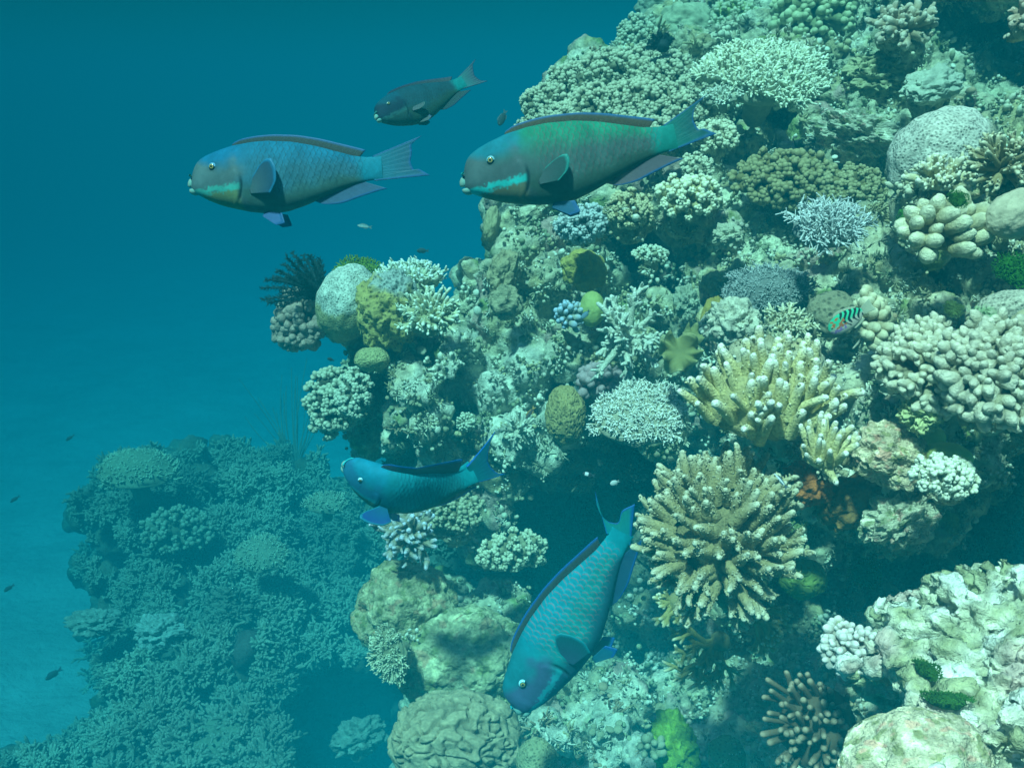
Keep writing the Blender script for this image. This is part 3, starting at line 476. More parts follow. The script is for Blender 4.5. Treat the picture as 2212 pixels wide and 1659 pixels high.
J(massive, 'bubble_coral', 'yellow green bubbly coral with folded lobes above the smooth green eggs', 1990, 892, 1.48, 50, asp=(.9, .85, .8), seed=28, mtl=M_SMOOTH, col=(.44, .48, .24), lump=.4, ls=10, disp=lambda a, b: meander(a, b, 4, .2, 6), s=(0, 5, .12, 40))
J(massive, 'massive_coral', 'smooth green egg shaped coral lying in front of the dark hollow', 2050, 985, 1.5, 47, asp=(1.1, .62, .8), rot=-12, seed=29, mtl=M_SMOOTH, col=(.42, .50, .16), lump=.05, s=(-10, 15, .1, 34))
J(massive, 'massive_coral', 'smaller shaded green lump behind the green egg shaped coral', 2015, 945, 1.62, 28, asp=(1, .9, .8), rot=-30, seed=30, mtl=M_SMOOTH, col=(.34, .42, .12), lump=.06)
J(cauli, 'knobbly_coral', 'white knobbly wedge of coral jutting right under the green egg', 2040, 1030, 1.42, 70, ax=(.3, .4, .9), n=60, lobe=.17, kn=6, knr=.42, col=(.46, .47, .34), tip=(.85, .88, .74), seed=67, asp=(1.15, .6, .6), s=(-10, 15, .12, 52))
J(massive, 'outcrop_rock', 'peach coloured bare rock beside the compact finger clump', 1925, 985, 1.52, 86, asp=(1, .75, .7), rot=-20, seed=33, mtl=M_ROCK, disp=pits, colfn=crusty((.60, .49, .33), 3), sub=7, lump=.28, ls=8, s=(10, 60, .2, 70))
J(massive, 'orange_sponge', 'rust orange sponge crust under the compact finger clump', 1745, 1045, 1.6, 60, asp=(.85, .8, .7), seed=34, mtl=M_ROCK, col=(.40, .14, .04), lump=.35, ls=9, s=(30, 0, .15, 56))
J(massive, 'brown_crust', 'dark brown overgrown rock under the orange sponge', 1835, 1085, 1.62, 70, asp=(1, .8, .7), rot=20, seed=35, mtl=M_ROCK, col=(.26, .15, .05), lump=.3, ls=9, s=(30, 10, .2, 70))
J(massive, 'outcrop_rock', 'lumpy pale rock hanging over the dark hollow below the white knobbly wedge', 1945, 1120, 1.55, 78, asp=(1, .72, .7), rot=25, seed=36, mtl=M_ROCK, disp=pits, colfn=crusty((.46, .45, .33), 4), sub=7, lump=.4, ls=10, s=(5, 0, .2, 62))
# --- lower left of the reef
J(radial, 'staghorn_coral', 'blue white tipped staghorn coral hanging below the twisting parrotfish', 885, 1150, 2.45, 84, ax=(-.35, -.2, 1), cone=95, n=30, r0=.115, tp=.62, inner=.16, col=(.34, .30, .20), tip=(.74, .80, .98), per=3, sl=.2, sr=.6, seed=45, mtl=M_ACRO, pw=5, asp=(1, .8, .6), s=(55, -20, .2, 34), bend=.4, lv=(.6, .6))
J(cauli, 'knobbly_coral', 'olive knobbly coral patch right of the blue tipped staghorn', 985, 1105, 2.6, 52, ax=(-.2, .4, 1), n=40, lobe=.2, kn=5, col=(.26, .25, .14), tip=(.52, .50, .34), seed=68, asp=(1.1, .8, .7))
J(cauli, 'cauliflower_coral', 'ragged cream coral sticking out into the dark cave mouth', 1105, 1188, 2.55, 70, ax=(.2, .1, 1), n=44, lobe=.17, kn=9, knr=.33, col=(.30, .29, .17), tip=(.66, .66, .48), seed=69, asp=(1.15, .58, .6), s=(-40, 0, .15, 34))
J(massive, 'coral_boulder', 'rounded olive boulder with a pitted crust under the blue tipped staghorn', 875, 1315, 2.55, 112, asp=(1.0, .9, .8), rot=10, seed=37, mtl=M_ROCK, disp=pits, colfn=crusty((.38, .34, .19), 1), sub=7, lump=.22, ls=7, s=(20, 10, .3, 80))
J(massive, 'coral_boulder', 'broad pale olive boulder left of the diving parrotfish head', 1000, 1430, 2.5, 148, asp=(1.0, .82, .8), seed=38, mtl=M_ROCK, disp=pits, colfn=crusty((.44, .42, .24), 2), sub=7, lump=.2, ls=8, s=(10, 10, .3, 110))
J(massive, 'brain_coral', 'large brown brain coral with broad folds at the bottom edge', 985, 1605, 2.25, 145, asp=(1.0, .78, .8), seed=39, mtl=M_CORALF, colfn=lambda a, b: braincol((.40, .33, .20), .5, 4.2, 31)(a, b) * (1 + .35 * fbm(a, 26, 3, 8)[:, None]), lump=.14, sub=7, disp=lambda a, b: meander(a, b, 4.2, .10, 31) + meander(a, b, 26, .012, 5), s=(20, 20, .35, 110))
J(corymb, 'table_coral', 'small fan shaped coral of radiating points on the left side of the olive boulder', 838, 1415, 2.3, 66, up=(-.62, -.15, .85), asp=(.85, 1.05), n=190, L=.32, r=.038, spread=1.25, dome=.12, col=(.34, .34, .20), tip=(.74, .76, .56), per=3, seed=29, s=(45, -5, .12, 34), pw=1.5)
J(massive, 'massive_coral', 'small ribbed green dome at the bottom edge right of the brain coral', 1160, 1650, 2.0, 52, asp=(.85, 1.1, .8), seed=40, mtl=M_CELLF, col=(.34, .36, .2), lump=.1, disp=lambda a, b: meander(a, b, 9, .05, 8))
J(massive, 'massive_coral', 'dull green dome on the bottom edge right of the lime green patch', 1570, 1632, 2.0, 42, asp=(.95, 1.1, .8), seed=41, mtl=M_CELLF, col=(.22, .30, .12), lump=.1)
J(massive, 'massive_coral', 'fuzzy grey green dome left of the brown anemone fingers', 1862, 1545, 1.95, 48, asp=(1, .85, .8), seed=42, mtl=M_CELLF, col=(.30, .34, .24), lump=.08) if False else None
J(massive, 'massive_coral', 'fuzzy grey green dome left of the brown knob tipped fingers', 1712, 1535, 2.0, 46, asp=(1, .9, .8), seed=42, mtl=M_CELLF, col=(.30, .34, .24), lump=.08)
J(massive, 'green_sponge', 'dark green rounded sponge under the right side of the huge finger coral', 1735, 1250, 1.75, 52, asp=(1, .85, .8), seed=43, mtl=M_SMOOTH, col=(.14, .22, .05), lump=.12, disp=lambda a, b: meander(a, b, 3, .1, 2))
J(massive, 'lime_sponge', 'bright lime green lumpy crust on the rubble at the bottom edge', 1458, 1610, 2.05, 52, asp=(.85, 1.35, .6), rot=12, seed=44, mtl=M_ALGA, col=(.32, .52, .07), lump=.5, ls=9, s=(0, 0, .14, 44))
J(cauli, 'lobed_coral', 'small cluster of round olive lobes left of the lime green crust', 1408, 1612, 2.02, 26, n=10, lobe=.36, kn=1, knr=.95, col=(.28, .32, .2), tip=(.36, .4, .26), seed=70, sub=3)
J(corymb, 'anemone', 'brown anemone like colony of long fingers with round pale knobs at the bottom right', 1762, 1568, 1.42, 108, up=(-.42, .35, .82), asp=(.95, 1.0), n=84, L=.75, r=.055, spread=.45, dome=.2, col=(.14, .10, .06), tip=(.36, .29, .20), per=0, bump=.02, seed=46, pw=9, tp=1.15, rings=9, pl=.8, s=(20, 10, .3, 80), mtl=M_SMOOTH)
# feathery and far top pieces
FT = [(1480, 60, 4.3, 60, 'far pale lump coral on the skyline at the top, with a dark hole'), (1380, 85, 4.2, 50, 'far dim knobbly coral left of the pale lump on the skyline'), (1590, 50, 4.2, 55, 'far knobbly coral with lime tinge, top edge'), (1430, 15, 4.6, 50, 'farthest dim coral lump touching the top edge')]
for i, (a_, b_, c_, e_, l_) in enumerate(FT):
    J(massive if i in (0, 3) else cauli, 'massive_coral' if i in (0, 3) else 'knobbly_coral', l_, a_, b_, c_, e_, seed=80 + i, col=[(.40, .40, .26), (.3, .3, .2), (.36, .42, .16), (.28, .3, .22)][i], **({'lump': .25, 'mtl': M_CORALF, 'asp': (1.1, .85, .8)} if i in (0, 3) else {'n': 40, 'lobe': .2, 'kn': 6, 'tip': (.55, .55, .4)}))
J(cauli, 'knobbly_coral', 'ragged yellow green coral, upright lobes, top edge right of the lime tinged coral', 1760, 30, 3.9, 85, ax=(0, .7, .8), n=36, lobe=.22, kn=6, col=(.26, .28, .14), tip=(.6, .62, .38), seed=85)
J(radial, 'finger_coral', 'brownish coral with thick blunt stubby branches in the shade at the upper right', 1950, 65, 2.9, 82, ax=(-.3, .4, 1), cone=80, n=30, r0=.13, tp=.8, inner=.2, col=(.34, .27, .17), tip=(.66, .6, .48), per=4, sl=.15, sr=.5, seed=47, asp=(1, .75, .6))
J(radial, 'finger_coral', 'stubby pinkish fingers cut by the top right corner', 2215, 40, 2.2, 42, ax=(-.5, .1, 1), cone=80, n=12, r0=.24, tp=.8, inner=.2, col=(.36, .28, .2), tip=(.6, .5, .4), per=2, seed=48)
J(massive, 'leafy_coral', 'folded olive leafy coral right of the large pale plate coral', 1900, 165, 3.0, 62, asp=(1.1, .7, .6), seed=45, mtl=M_CORALF, col=(.38, .38, .22), lump=.45, ls=10, disp=lambda a, b: meander(a, b, 4, .2, 9))
J(massive, 'leafy_coral', 'streaked pale plate like coral sloping down right of the folded leafy coral', 2015, 185, 2.9, 70, asp=(1.25, .6, .4), rot=35, ax=(.2, .6, .8), seed=46, mtl=M_CORALF, col=(.44, .46, .36), lump=.3, ls=10)
JOBS = [j for j in JOBS if j[1][1]]
SUPPORT[:] = [s for s in SUPPORT if s[3] > 5]
# pale ridge and other rock masses that are part of the reef itself, then an added overhang
for a_ in [(1590, 440, 2.95, 34), (1620, 475, 2.85, 38), (1655, 510, 2.8, 38), (1690, 540, 2.75, 38), (1000, 780, 2.95, 50), (1040, 830, 2.9, 55), (1130, 830, 2.85, 60), (1050, 900, 2.9, 50), (1110, 985, 2.9, 50),
           (905, 835, 2.72, 58), (965, 790, 2.7, 46), (870, 800, 2.85, 40), (850, 960, 2.95, 42), (930, 900, 2.75, 50), (880, 900, 2.9, 44), (940, 980, 2.85, 44), (1010, 1040, 2.9, 48), (1060, 1090, 2.9, 55), (1090, 1030, 2.85, 50), (1240, 770, 2.75, 50), (1180, 610, 2.95, 55), (1140, 540, 3.05, 55), (940, 1360, 2.65, 60), (1080, 1350, 2.75, 80), (930, 1500, 2.6, 60), (1010, 755, 2.85, 46), (1060, 850, 2.8, 52), (1150, 790, 2.8, 50), (1165, 960, 2.75, 48), (1095, 950, 2.75, 48), (880, 1370, 2.6, 70), (1120, 1500, 2.5, 80), (1100, 1560, 2.4, 60)]: SUPPORT.append((a_[0], a_[1], a_[2] + .1, a_[3]))
for a_ in [(2050, -170, 3.6, 170), (2200, -170, 3.6, 200), (2130, -260, 4.0, 220), (2330, -150, 3.3, 200), (1980, -230, 4.1, 150), (2200, -120, 4.3, 160)]: SUPPORT.append(a_)  # unseen overhang added above the frame to shade the upper right
V, T = reef_blobs(); V, Q = remesh(V, T, .0105); V, pa = rockify(V, Q, 3)
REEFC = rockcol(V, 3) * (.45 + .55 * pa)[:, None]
_a, _b = P(1575, 425, 2.9), P(1705, 555, 2.7); _t = np.clip(((V - _a) @ (_b - _a)) / ((_b - _a) @ (_b - _a)), 0, 1); _d = np.linalg.norm(V - _a - _t[:, None] * (_b - _a), axis=1)
REEFC = mixc(REEFC, np.array([.66, .66, .46]) * (1 + .3 * fbm(V, 30, 3, 2)[:, None]), np.clip((.10 - _d + .05 * fbm(V, 9, 2, 1)) * 20, 0, .85))
for _u, _v, _dd, _r in ((1030, 790, 2.85, .20), (1130, 870, 2.8, .22), (1110, 970, 2.75, .12), (870, 985, 2.9, .09), (920, 850, 2.72, .14), (1890, 900, 1.7, .14), (1075, 1120, 2.8, .12), (1300, 1600, 2.2, .3)):  # pale limestone patches; the one under the left outcrop paints in missing sunlight
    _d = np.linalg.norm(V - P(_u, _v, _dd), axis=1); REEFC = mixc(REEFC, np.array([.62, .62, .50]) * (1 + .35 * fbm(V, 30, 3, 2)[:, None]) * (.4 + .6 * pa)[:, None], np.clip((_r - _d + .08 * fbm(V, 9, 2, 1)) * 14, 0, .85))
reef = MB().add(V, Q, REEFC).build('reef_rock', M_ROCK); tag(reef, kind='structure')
BVH = BVHTree.FromPolygons([tuple(x) for x in V], [tuple(int(i) for i in q) for q in Q])
print('reef', len(V))
for fn, a_, k_ in JOBS: fn(*a_, **k_)
# ------------------------------------------------------------------ foreground rock, lower right
FG = [(1795, 1420), (1790, 1365), (1830, 1345), (1880, 1375), (1905, 1360), (1880, 1300), (1925, 1290), (1945, 1335), (1960, 1300), (1985, 1235), (2040, 1240), (2075, 1215), (2140, 1195), (2212, 1205), (2330, 1190), (2330, 1740), (1880, 1740), (1880, 1600), (1960, 1560), (1930, 1480), (1850, 1450)]
def fgrock():
    rnd = random.Random(9); C = []; Rr = []
    for gv in range(1190, 1760, 34):
        for gu in range(1790, 2330, 34):
            u = gu + rnd.uniform(-13, 13); v = gv + rnd.uniform(-13, 13)
            if not inpoly(u, v, FG): continue
            d = 1.42 - (v - 1190) / 470 * .42 + (1980 - u) * .0003 + rnd.uniform(-.045, .045); edge = not all(inpoly(u + a * 28, v + b * 28, FG) for a, b in ((1, 0), (-1, 0), (0, 1), (0, -1)))
            r = rnd.uniform(.8, 1.25) * 27 / F * d * (.7 if edge else 1)
            for k, g in ((0, 1), (.06, 1.2), (.14, 1.4), (.24, 1.5)): C.append(P(u, v + k * 200, d + r + k)); Rr.append(r * g)
    V, T, _ = blobs(C, Rr, sub=2); V, Q = remesh(V, T, .0045); n = vnormals(V, Q)
    V = smoothv(V, Q, 1); n = vnormals(V, Q); st = V @ np.array([[1, .3, .2], [0, 1, 0], [0, 0, 1.]])
    V = V + n * (.016 * fbm(V, 16, 3, 71) + .007 * fbm(V * (1, 1, 2.2), 45, 3, 72))[:, None]
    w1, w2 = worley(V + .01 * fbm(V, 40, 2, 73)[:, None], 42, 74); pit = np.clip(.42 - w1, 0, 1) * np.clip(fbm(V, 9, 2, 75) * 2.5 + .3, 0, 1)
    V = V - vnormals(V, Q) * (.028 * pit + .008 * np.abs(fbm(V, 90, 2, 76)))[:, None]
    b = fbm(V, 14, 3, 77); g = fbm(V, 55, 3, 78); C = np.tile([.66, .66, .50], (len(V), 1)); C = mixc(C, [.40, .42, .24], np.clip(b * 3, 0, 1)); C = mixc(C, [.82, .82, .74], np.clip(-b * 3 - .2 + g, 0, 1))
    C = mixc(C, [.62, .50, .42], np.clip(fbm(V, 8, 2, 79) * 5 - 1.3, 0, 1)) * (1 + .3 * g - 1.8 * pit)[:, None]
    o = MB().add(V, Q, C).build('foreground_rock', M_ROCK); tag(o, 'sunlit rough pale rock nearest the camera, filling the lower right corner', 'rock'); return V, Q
_v, _q = fgrock(); BVF = BVHTree.FromPolygons([tuple(x) for x in _v], [tuple(int(i) for i in q) for q in _q])
massive('beige_boulder', 'smooth speckled beige boulder at the bottom edge in front of the rough pale rock', 1975, 1660, 1.0, 150, asp=(1.12, .82, .8), rot=10, seed=91, mtl=M_ROCK, disp=lambda a, b: pits(a, b, 9, .06), colfn=crusty((.60, .54, .38), 6), sub=7, lump=.12, ls=5)
cauli('knob_coral', 'pinkish white knob coral on the left tip of the rough pale foreground rock', 1835, 1400, 1.3, 56, ax=(-.4, .3, 1), n=34, lobe=.22, kn=3, knr=.6, col=(.42, .38, .32), tip=(.82, .78, .74), seed=92, asp=(1, .95, .7), sub=3)
def ray(u, v, bvh, off=0):
    dr = Vector(P(u, v, 1.0)).normalized(); loc, n, i, dist = bvh.ray_cast(Vector((0, 0, 0)), dr)
    return (np.array(loc), np.array(n)) if loc is not None else (None, None)
def tuft(o, label, u, v, R, col, bvh, seed, n=420, d=None, asp=(1, 1)):
    rng = np.random.default_rng(seed); h, nn = ray(u, v, bvh)
    if d is not None or h is None: h, nn = P(u, v, d), cd(0, .5, 1)
    dd = -(RN.T @ h)[2]; Rm = R / F * dd; x, y = frame(nn[None]); x, y = x[0], y[0]; rr, a = sunflower(n, rng)
    ob = MB(); q = (x * np.cos(a)[:, None] * asp[0] + y * np.sin(a)[:, None] * asp[1]) * rr[:, None] * Rm; rr = rr * (1 + .35 * np.sin(a * 2 + seed) + .2 * np.sin(a * 5 + seed)); hgt = .40 * Rm * np.clip(1 - rr ** 2, 0, 1)
    V0, T0 = ico(4); ob.add((V0 * (1 + .2 * fbm(V0, 2, 2, seed))[:, None]) @ np.stack([x * asp[0], y * asp[1], nn * .45]) * Rm * .75, T0, np.array(col) * .8)
    D = nrm(nn + (x * np.cos(a)[:, None] + y * np.sin(a)[:, None]) * (rr * 1.2)[:, None] + rng.normal(size=(n, 3)) * .35)
    V, Q, t, _, _ = fingers(q + nn * hgt[:, None] * .9, D, Rm * .12 * (.4 + 1.2 * rng.random(n)), Rm * .04, Rm * .025, 4, 3, .4, 0, rng); ob.add(V, Q, mixc(np.array(col) * .7, np.array(col) * 1.3, np.clip(t, 0, 1)))
    r = ob.build(o, M_ALGA); r.location = h; return tag(r, label, 'algae')
G_ = (.05, .15, .02)
tuft('green_algae', 'upper dark green algae tuft on the rough foreground rock', 2002, 1448, 34, G_, BVF, 1)
tuft('green_algae', 'lower and larger green algae tuft on the rough foreground rock', 2045, 1515, 46, (.06, .18, .03), BVF, 2, asp=(.8, 1.2))
tuft('green_algae', 'vivid green algae clump at the right edge in the dark hollow', 2190, 585, 46, (.04, .18, .02), BVH, 3, d=1.7)
tuft('green_algae', 'small green algae patch above the fat rounded knob coral', 2068, 432, 24, (.05, .17, .03), BVH, 4, d=1.62)
tuft('green_algae', 'fuzzy green algae ball between the knob colonies at the right', 2058, 668, 22, (.12, .20, .07), BVH, 5, d=1.5)
tuft('green_algae', 'dark green algae wedge left of the fat rounded knob coral', 1955, 480, 26, (.08, .26, .05), BVH, 6, d=1.85, asp=(.7, 1.2))
tuft('green_algae', 'yellow green algae draped behind the tan dome coral', 775, 582, 44, (.20, .30, .03), BVH, 7, d=3.1, asp=(1.2, .6))
tuft('green_algae', 'dim green algae at the dark base right of the small green sponge', 1868, 1238, 36, (.10, .22, .03), BVH, 8, d=1.95)
# ------------------------------------------------------------------ ruffled leather coral
def leather(u, v, d, R, up, label, seed, lobes=6):
    Rm = R / F * d; x, y, z = basis(up); nr, na = 30, 160; r, a = np.meshgrid(np.linspace(0, 1, nr), np.linspace(0, 2 * math.pi, na, endpoint=False), indexing='ij'); r = r.ravel(); a = a.ravel()
    wv = np.sin(a * lobes + seed + 1.3 * np.sin(a * 2 + seed) + .6 * np.sin(a * 3)); rad = r * (1 + .07 * np.sin(a * 3 + seed)) - .10 * r ** 4 * np.clip(-wv, 0, 1)
    h = .18 * r ** 2 + r ** 4 * .46 * np.sign(wv) * np.abs(wv) ** .7 * 1.25 - .22 * np.clip(r - .86, 0, 1) / .14
    X = np.cos(a) * rad; Y = np.sin(a) * rad; th = .06 + .05 * r
    top = np.stack([X, Y, h], 1); bot = np.stack([X * .985, Y * .985, h - th], 1); V = np.concatenate([top, bot]) @ np.stack([x, y, z]) * Rm
    i = np.arange(nr * na).reshape(nr, na); j = np.roll(i, -1, 1); q1 = np.stack([i[:-1], i[1:], j[1:], j[:-1]], -1).reshape(-1, 4); n_ = nr * na
    q2 = q1[:, ::-1] + n_; e = np.stack([i[-1], i[-1] + n_, j[-1] + n_, j[-1]], -1)
    C = mixc([.20, .20, .07], [.32, .32, .15], np.clip(np.concatenate([r, r]) ** 6, 0, 1))
    t = thing('leather_coral', P(u, v, d), label, 'coral'); MB().add(V, np.concatenate([q1, q2, e]), C).build('ruffled_cap', M_SMOOTH, t)
    V, Q, _, _, _ = fingers([-z * Rm * .9], z, Rm * .85, Rm * .35, Rm * .28, 16, 6, .1, .05); MB().add(V, Q, [.34, .31, .14]).build('stalk', M_SMOOTH, t)
leather(1468, 762, 2.1, 46, (0, .3, 1), 'yellow brown ruffled leather coral with wavy rim above the grey table coral', 1, 7)
leather(1497, 722, 2.2, 24, (.2, .6, .8), 'smaller ruffled leather coral tucked behind the larger wavy one', 3, 5)
# ------------------------------------------------------------------ lacy fire coral hanging in the shade
def tree(mb, B, D, L, r, lev, pl, rng, col, tip, sag):
    for k in range(lev):
        V, Q, t, at, _ = fingers(B, D, L, r * (1 - .1 * k), r * (.85 - .1 * k), 7, 4, .25, .08, rng); mb.add(V, Q, mixc(col, tip if k == lev - 1 else col, np.clip(t, 0, 1) ** 2))
        n = len(B); i = np.repeat(np.arange(n), 2); e = at(i, np.where(np.arange(2 * n) % 2, .93, rng.uniform(.5, .95, 2 * n)))
        sd = np.where(np.arange(2 * n) % 2, 1, -1)[:, None] * rng.uniform(.35, 1, (2 * n, 1)); side = nrm(np.cross(D[i], pl)); D = nrm(D[i] + side * sd + sag + rng.normal(size=(2 * n, 3)) * .2); B = e; L = np.full(2 * n, 1.) * np.broadcast_to(L, n)[i] * rng.uniform(.6, .95, 2 * n)
def fire(label, u, v, d, px, dirs, seed, lev=5):
    rng = np.random.default_rng(seed); m = d / F; t = thing('fire_coral', P(u, v, d), label, 'coral'); mb = MB(); D = np.array([cd(*q) for q in dirs])
    tree(mb, np.zeros((len(D), 3)), D, np.full(len(D), px * m * .3), .0065, lev, cd(0, .1, 1), rng, np.array([.36, .31, .11]), np.array([.80, .80, .58]), cd(0, -.2, .1) * .15); mb.build('branches', M_CORAL, t)
    mb = MB(); dome_mesh(mb, np.zeros(3), np.eye(3), .02, [.3, .26, .12], .2, 8, 3, seed); mb.build('holdfast', M_CORAL, t)
fire('lacy yellow branching coral hanging below the left side of the huge finger coral', 1555, 1385, 1.95, 135, [(-.8, -.5, .3), (-.5, -.9, .2), (-.1, -1, .3), (-.9, .1, .2), (-.9, -.2, .4)], 1)
fire('lacy yellow branching coral reaching right below the huge finger coral', 1625, 1325, 1.85, 110, [(.9, -.4, .3), (.6, -.7, .3), (.9, -.1, .3), (.3, -.8, .3)], 2)
fire('short olive branchlets peeking out left below the huge finger coral', 1465, 1300, 1.9, 80, [(-.9, -.3, .3), (-.7, .2, .3), (-.4, -.7, .3)], 4, 4)
# ------------------------------------------------------------------ feather star
def crinoid(u, v, d, tips, label, bend, arm=.0065, col=(.012, .03, .035)):
    t = thing('feather_star', P(u, v, d), label, 'feather star'); rng = np.random.default_rng(5); c = P(u, v, d)
    for (a, b, dz, bx, by) in tips:
        mb = MB(); e = P(a, b, d + dz) - c; mid = e * .5 + (np.array(_R @ Vector((bx, by, .0)))) * np.linalg.norm(e) * bend
        s = np.linspace(0, 1, 26)[:, None]; ctr = 2 * (1 - s) * s * mid + s * s * e; tg = nrm(np.gradient(ctr, axis=0)); U, W = frame(tg)
        ph = np.linspace(0, 6.283, 6, endpoint=False); r = arm * (1 - .75 * s ** 2)
        V = ctr[:, None] + r[:, :, None] * (U[:, None] * np.cos(ph)[None, :, None] + W[:, None] * np.sin(ph)[None, :, None]); i = np.arange(26 * 6).reshape(26, 6); j = np.roll(i, -1, 1)
        mb.add(V.reshape(-1, 3), np.stack([i[:-1], j[:-1], j[1:], i[1:]], -1).reshape(-1, 4), np.array(col))
        k = rng.integers(1, 25, 150); an = rng.random(150) * 6.283; dd = nrm(U[k] * np.cos(an)[:, None] + W[k] * np.sin(an)[:, None] + tg[k] * .7)
        V, Q, tt, _, _ = fingers(ctr[k] + tg[k] * rng.random((150, 1)) * .01, dd, .020 * (1 - .45 * s[k, 0]) * rng.uniform(.7, 1.1, 150), .0018, .0010, 3, 2, .3, 0, rng); mb.add(V, Q, np.array(col) * 1.3)
        mb.build('arm', M_SMOOTH, t)
    mb = MB(); dome_mesh(mb, np.zeros(3), np.eye(3), .022, np.array(col), .2, 8, 3, 1); mb.build('central_disc', M_SMOOTH, t)
crinoid(697, 640, 3.05, [(566, 648, 0, 0, .3), (563, 622, .05, 0, .4), (580, 655, -.05, 0, .2), (572, 605, -.1, -.1, .6), (590, 600, .1, 0, .5), (598, 585, -.05, -.1, .5), (612, 572, .05, 0, .4), (620, 556, -.1, -.2, .3), (632, 547, .1, -.1, .3), (645, 562, -.05, .1, .2), (655, 553, .08, .2, .2), (668, 552, -.05, .4, .1), (678, 558, .06, .5, 0), (690, 560, 0, .5, 0), (620, 600, -.12, 0, .2), (640, 590, -.12, .1, .1), (606, 632, -.12, 0, .2), (600, 662, 0, -.1, -.1)],
        'black feather star with long fringed arms spread at the left tip of the reef', .22)
crinoid(1432, 100, 3.35, [(1405, 92, 0, 0, .3), (1412, 80, 0, 0, .3), (1425, 76, 0, 0, .1), (1440, 78, 0, .2, .1), (1450, 86, 0, .3, 0), (1400, 104, 0, 0, .1)], 'tiny dark feather star on the skyline of the upper reef', .2, .004)
# ------------------------------------------------------------------ overgrowth that nobody could count
def growth(bvh, n, poly, seed, name, smin, smax, pal, umin, umax, vmin, vmax, mtl, only=None):
    rnd = random.Random(seed); rng = np.random.default_rng(seed); mb = MB(); k = 0
    pos, nor, sz, typ, cl = [], [], [], [], []
    while k < n:
        u = rnd.uniform(umin, umax); v = rnd.uniform(vmin, vmax)
        if not inpoly(u, v, poly): continue
        k += 1; h, nn = ray(u, v, bvh)
        if h is None: continue
        q = vnoise(h[None] * 2.4, 7)[0]; cl.append(pal[int(abs(q * 19 + rnd.random() * 2.2)) % len(pal)]); pos.append(h); nor.append(nn); sz.append(rnd.uniform(smin, smax) * (1.6 if rnd.random() < .12 else 1) / F * -(RN.T @ h)[2]); typ.append(0 if q + rnd.uniform(-.3, .3) > -.05 else (1 if rnd.random() < .6 else 2))
    pos, nor, sz, typ, cl = map(np.array, (pos, nor, sz, typ, cl)); upv = np.array([0, 0, .5]) - np.array([0, .4, 0])
    for ty in (0, 1, 2):
        m = np.where(typ == ty)[0]
        if ty == 0:
            kk = 7; i = np.repeat(m, kk); D = nrm(nor[i] + upv + rng.normal(size=(len(i), 3)) * .6); C = pos[i] + rng.normal(size=(len(i), 3)) * sz[i, None] * .8 + nor[i] * sz[i, None] * .3
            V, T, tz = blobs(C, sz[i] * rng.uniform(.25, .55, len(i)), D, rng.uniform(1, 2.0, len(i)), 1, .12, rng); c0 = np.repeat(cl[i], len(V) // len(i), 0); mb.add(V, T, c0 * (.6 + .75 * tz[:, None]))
        if ty == 1:
            kk = 9; i = np.repeat(m, kk); D = nrm(nor[i] + upv * .7 + rng.normal(size=(len(i), 3)) * .75)
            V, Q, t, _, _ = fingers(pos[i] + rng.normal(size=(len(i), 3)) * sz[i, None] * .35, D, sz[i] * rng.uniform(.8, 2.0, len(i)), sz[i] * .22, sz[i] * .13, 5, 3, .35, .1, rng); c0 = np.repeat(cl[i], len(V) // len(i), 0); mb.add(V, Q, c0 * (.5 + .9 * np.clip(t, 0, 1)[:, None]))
        if ty == 2:
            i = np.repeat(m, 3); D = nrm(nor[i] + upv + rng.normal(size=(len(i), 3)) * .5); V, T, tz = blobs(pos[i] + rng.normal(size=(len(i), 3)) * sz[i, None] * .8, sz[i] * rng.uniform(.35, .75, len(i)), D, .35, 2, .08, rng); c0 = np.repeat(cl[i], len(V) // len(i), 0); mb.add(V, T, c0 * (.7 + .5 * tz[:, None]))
    o = mb.build(name, mtl); tag(o, kind='stuff'); return o
PG = [(.50, .49, .36), (.30, .29, .18), (.60, .60, .48), (.40, .36, .20), (.22, .24, .14), (.44, .42, .33), (.58, .58, .47), (.34, .26, .16), (.30, .34, .20)]
growth(BVH, 6200, OUT, 1, 'small_coral_growth', 4, 11, PG, 690, 2220, -20, 1680, M_CORAL)
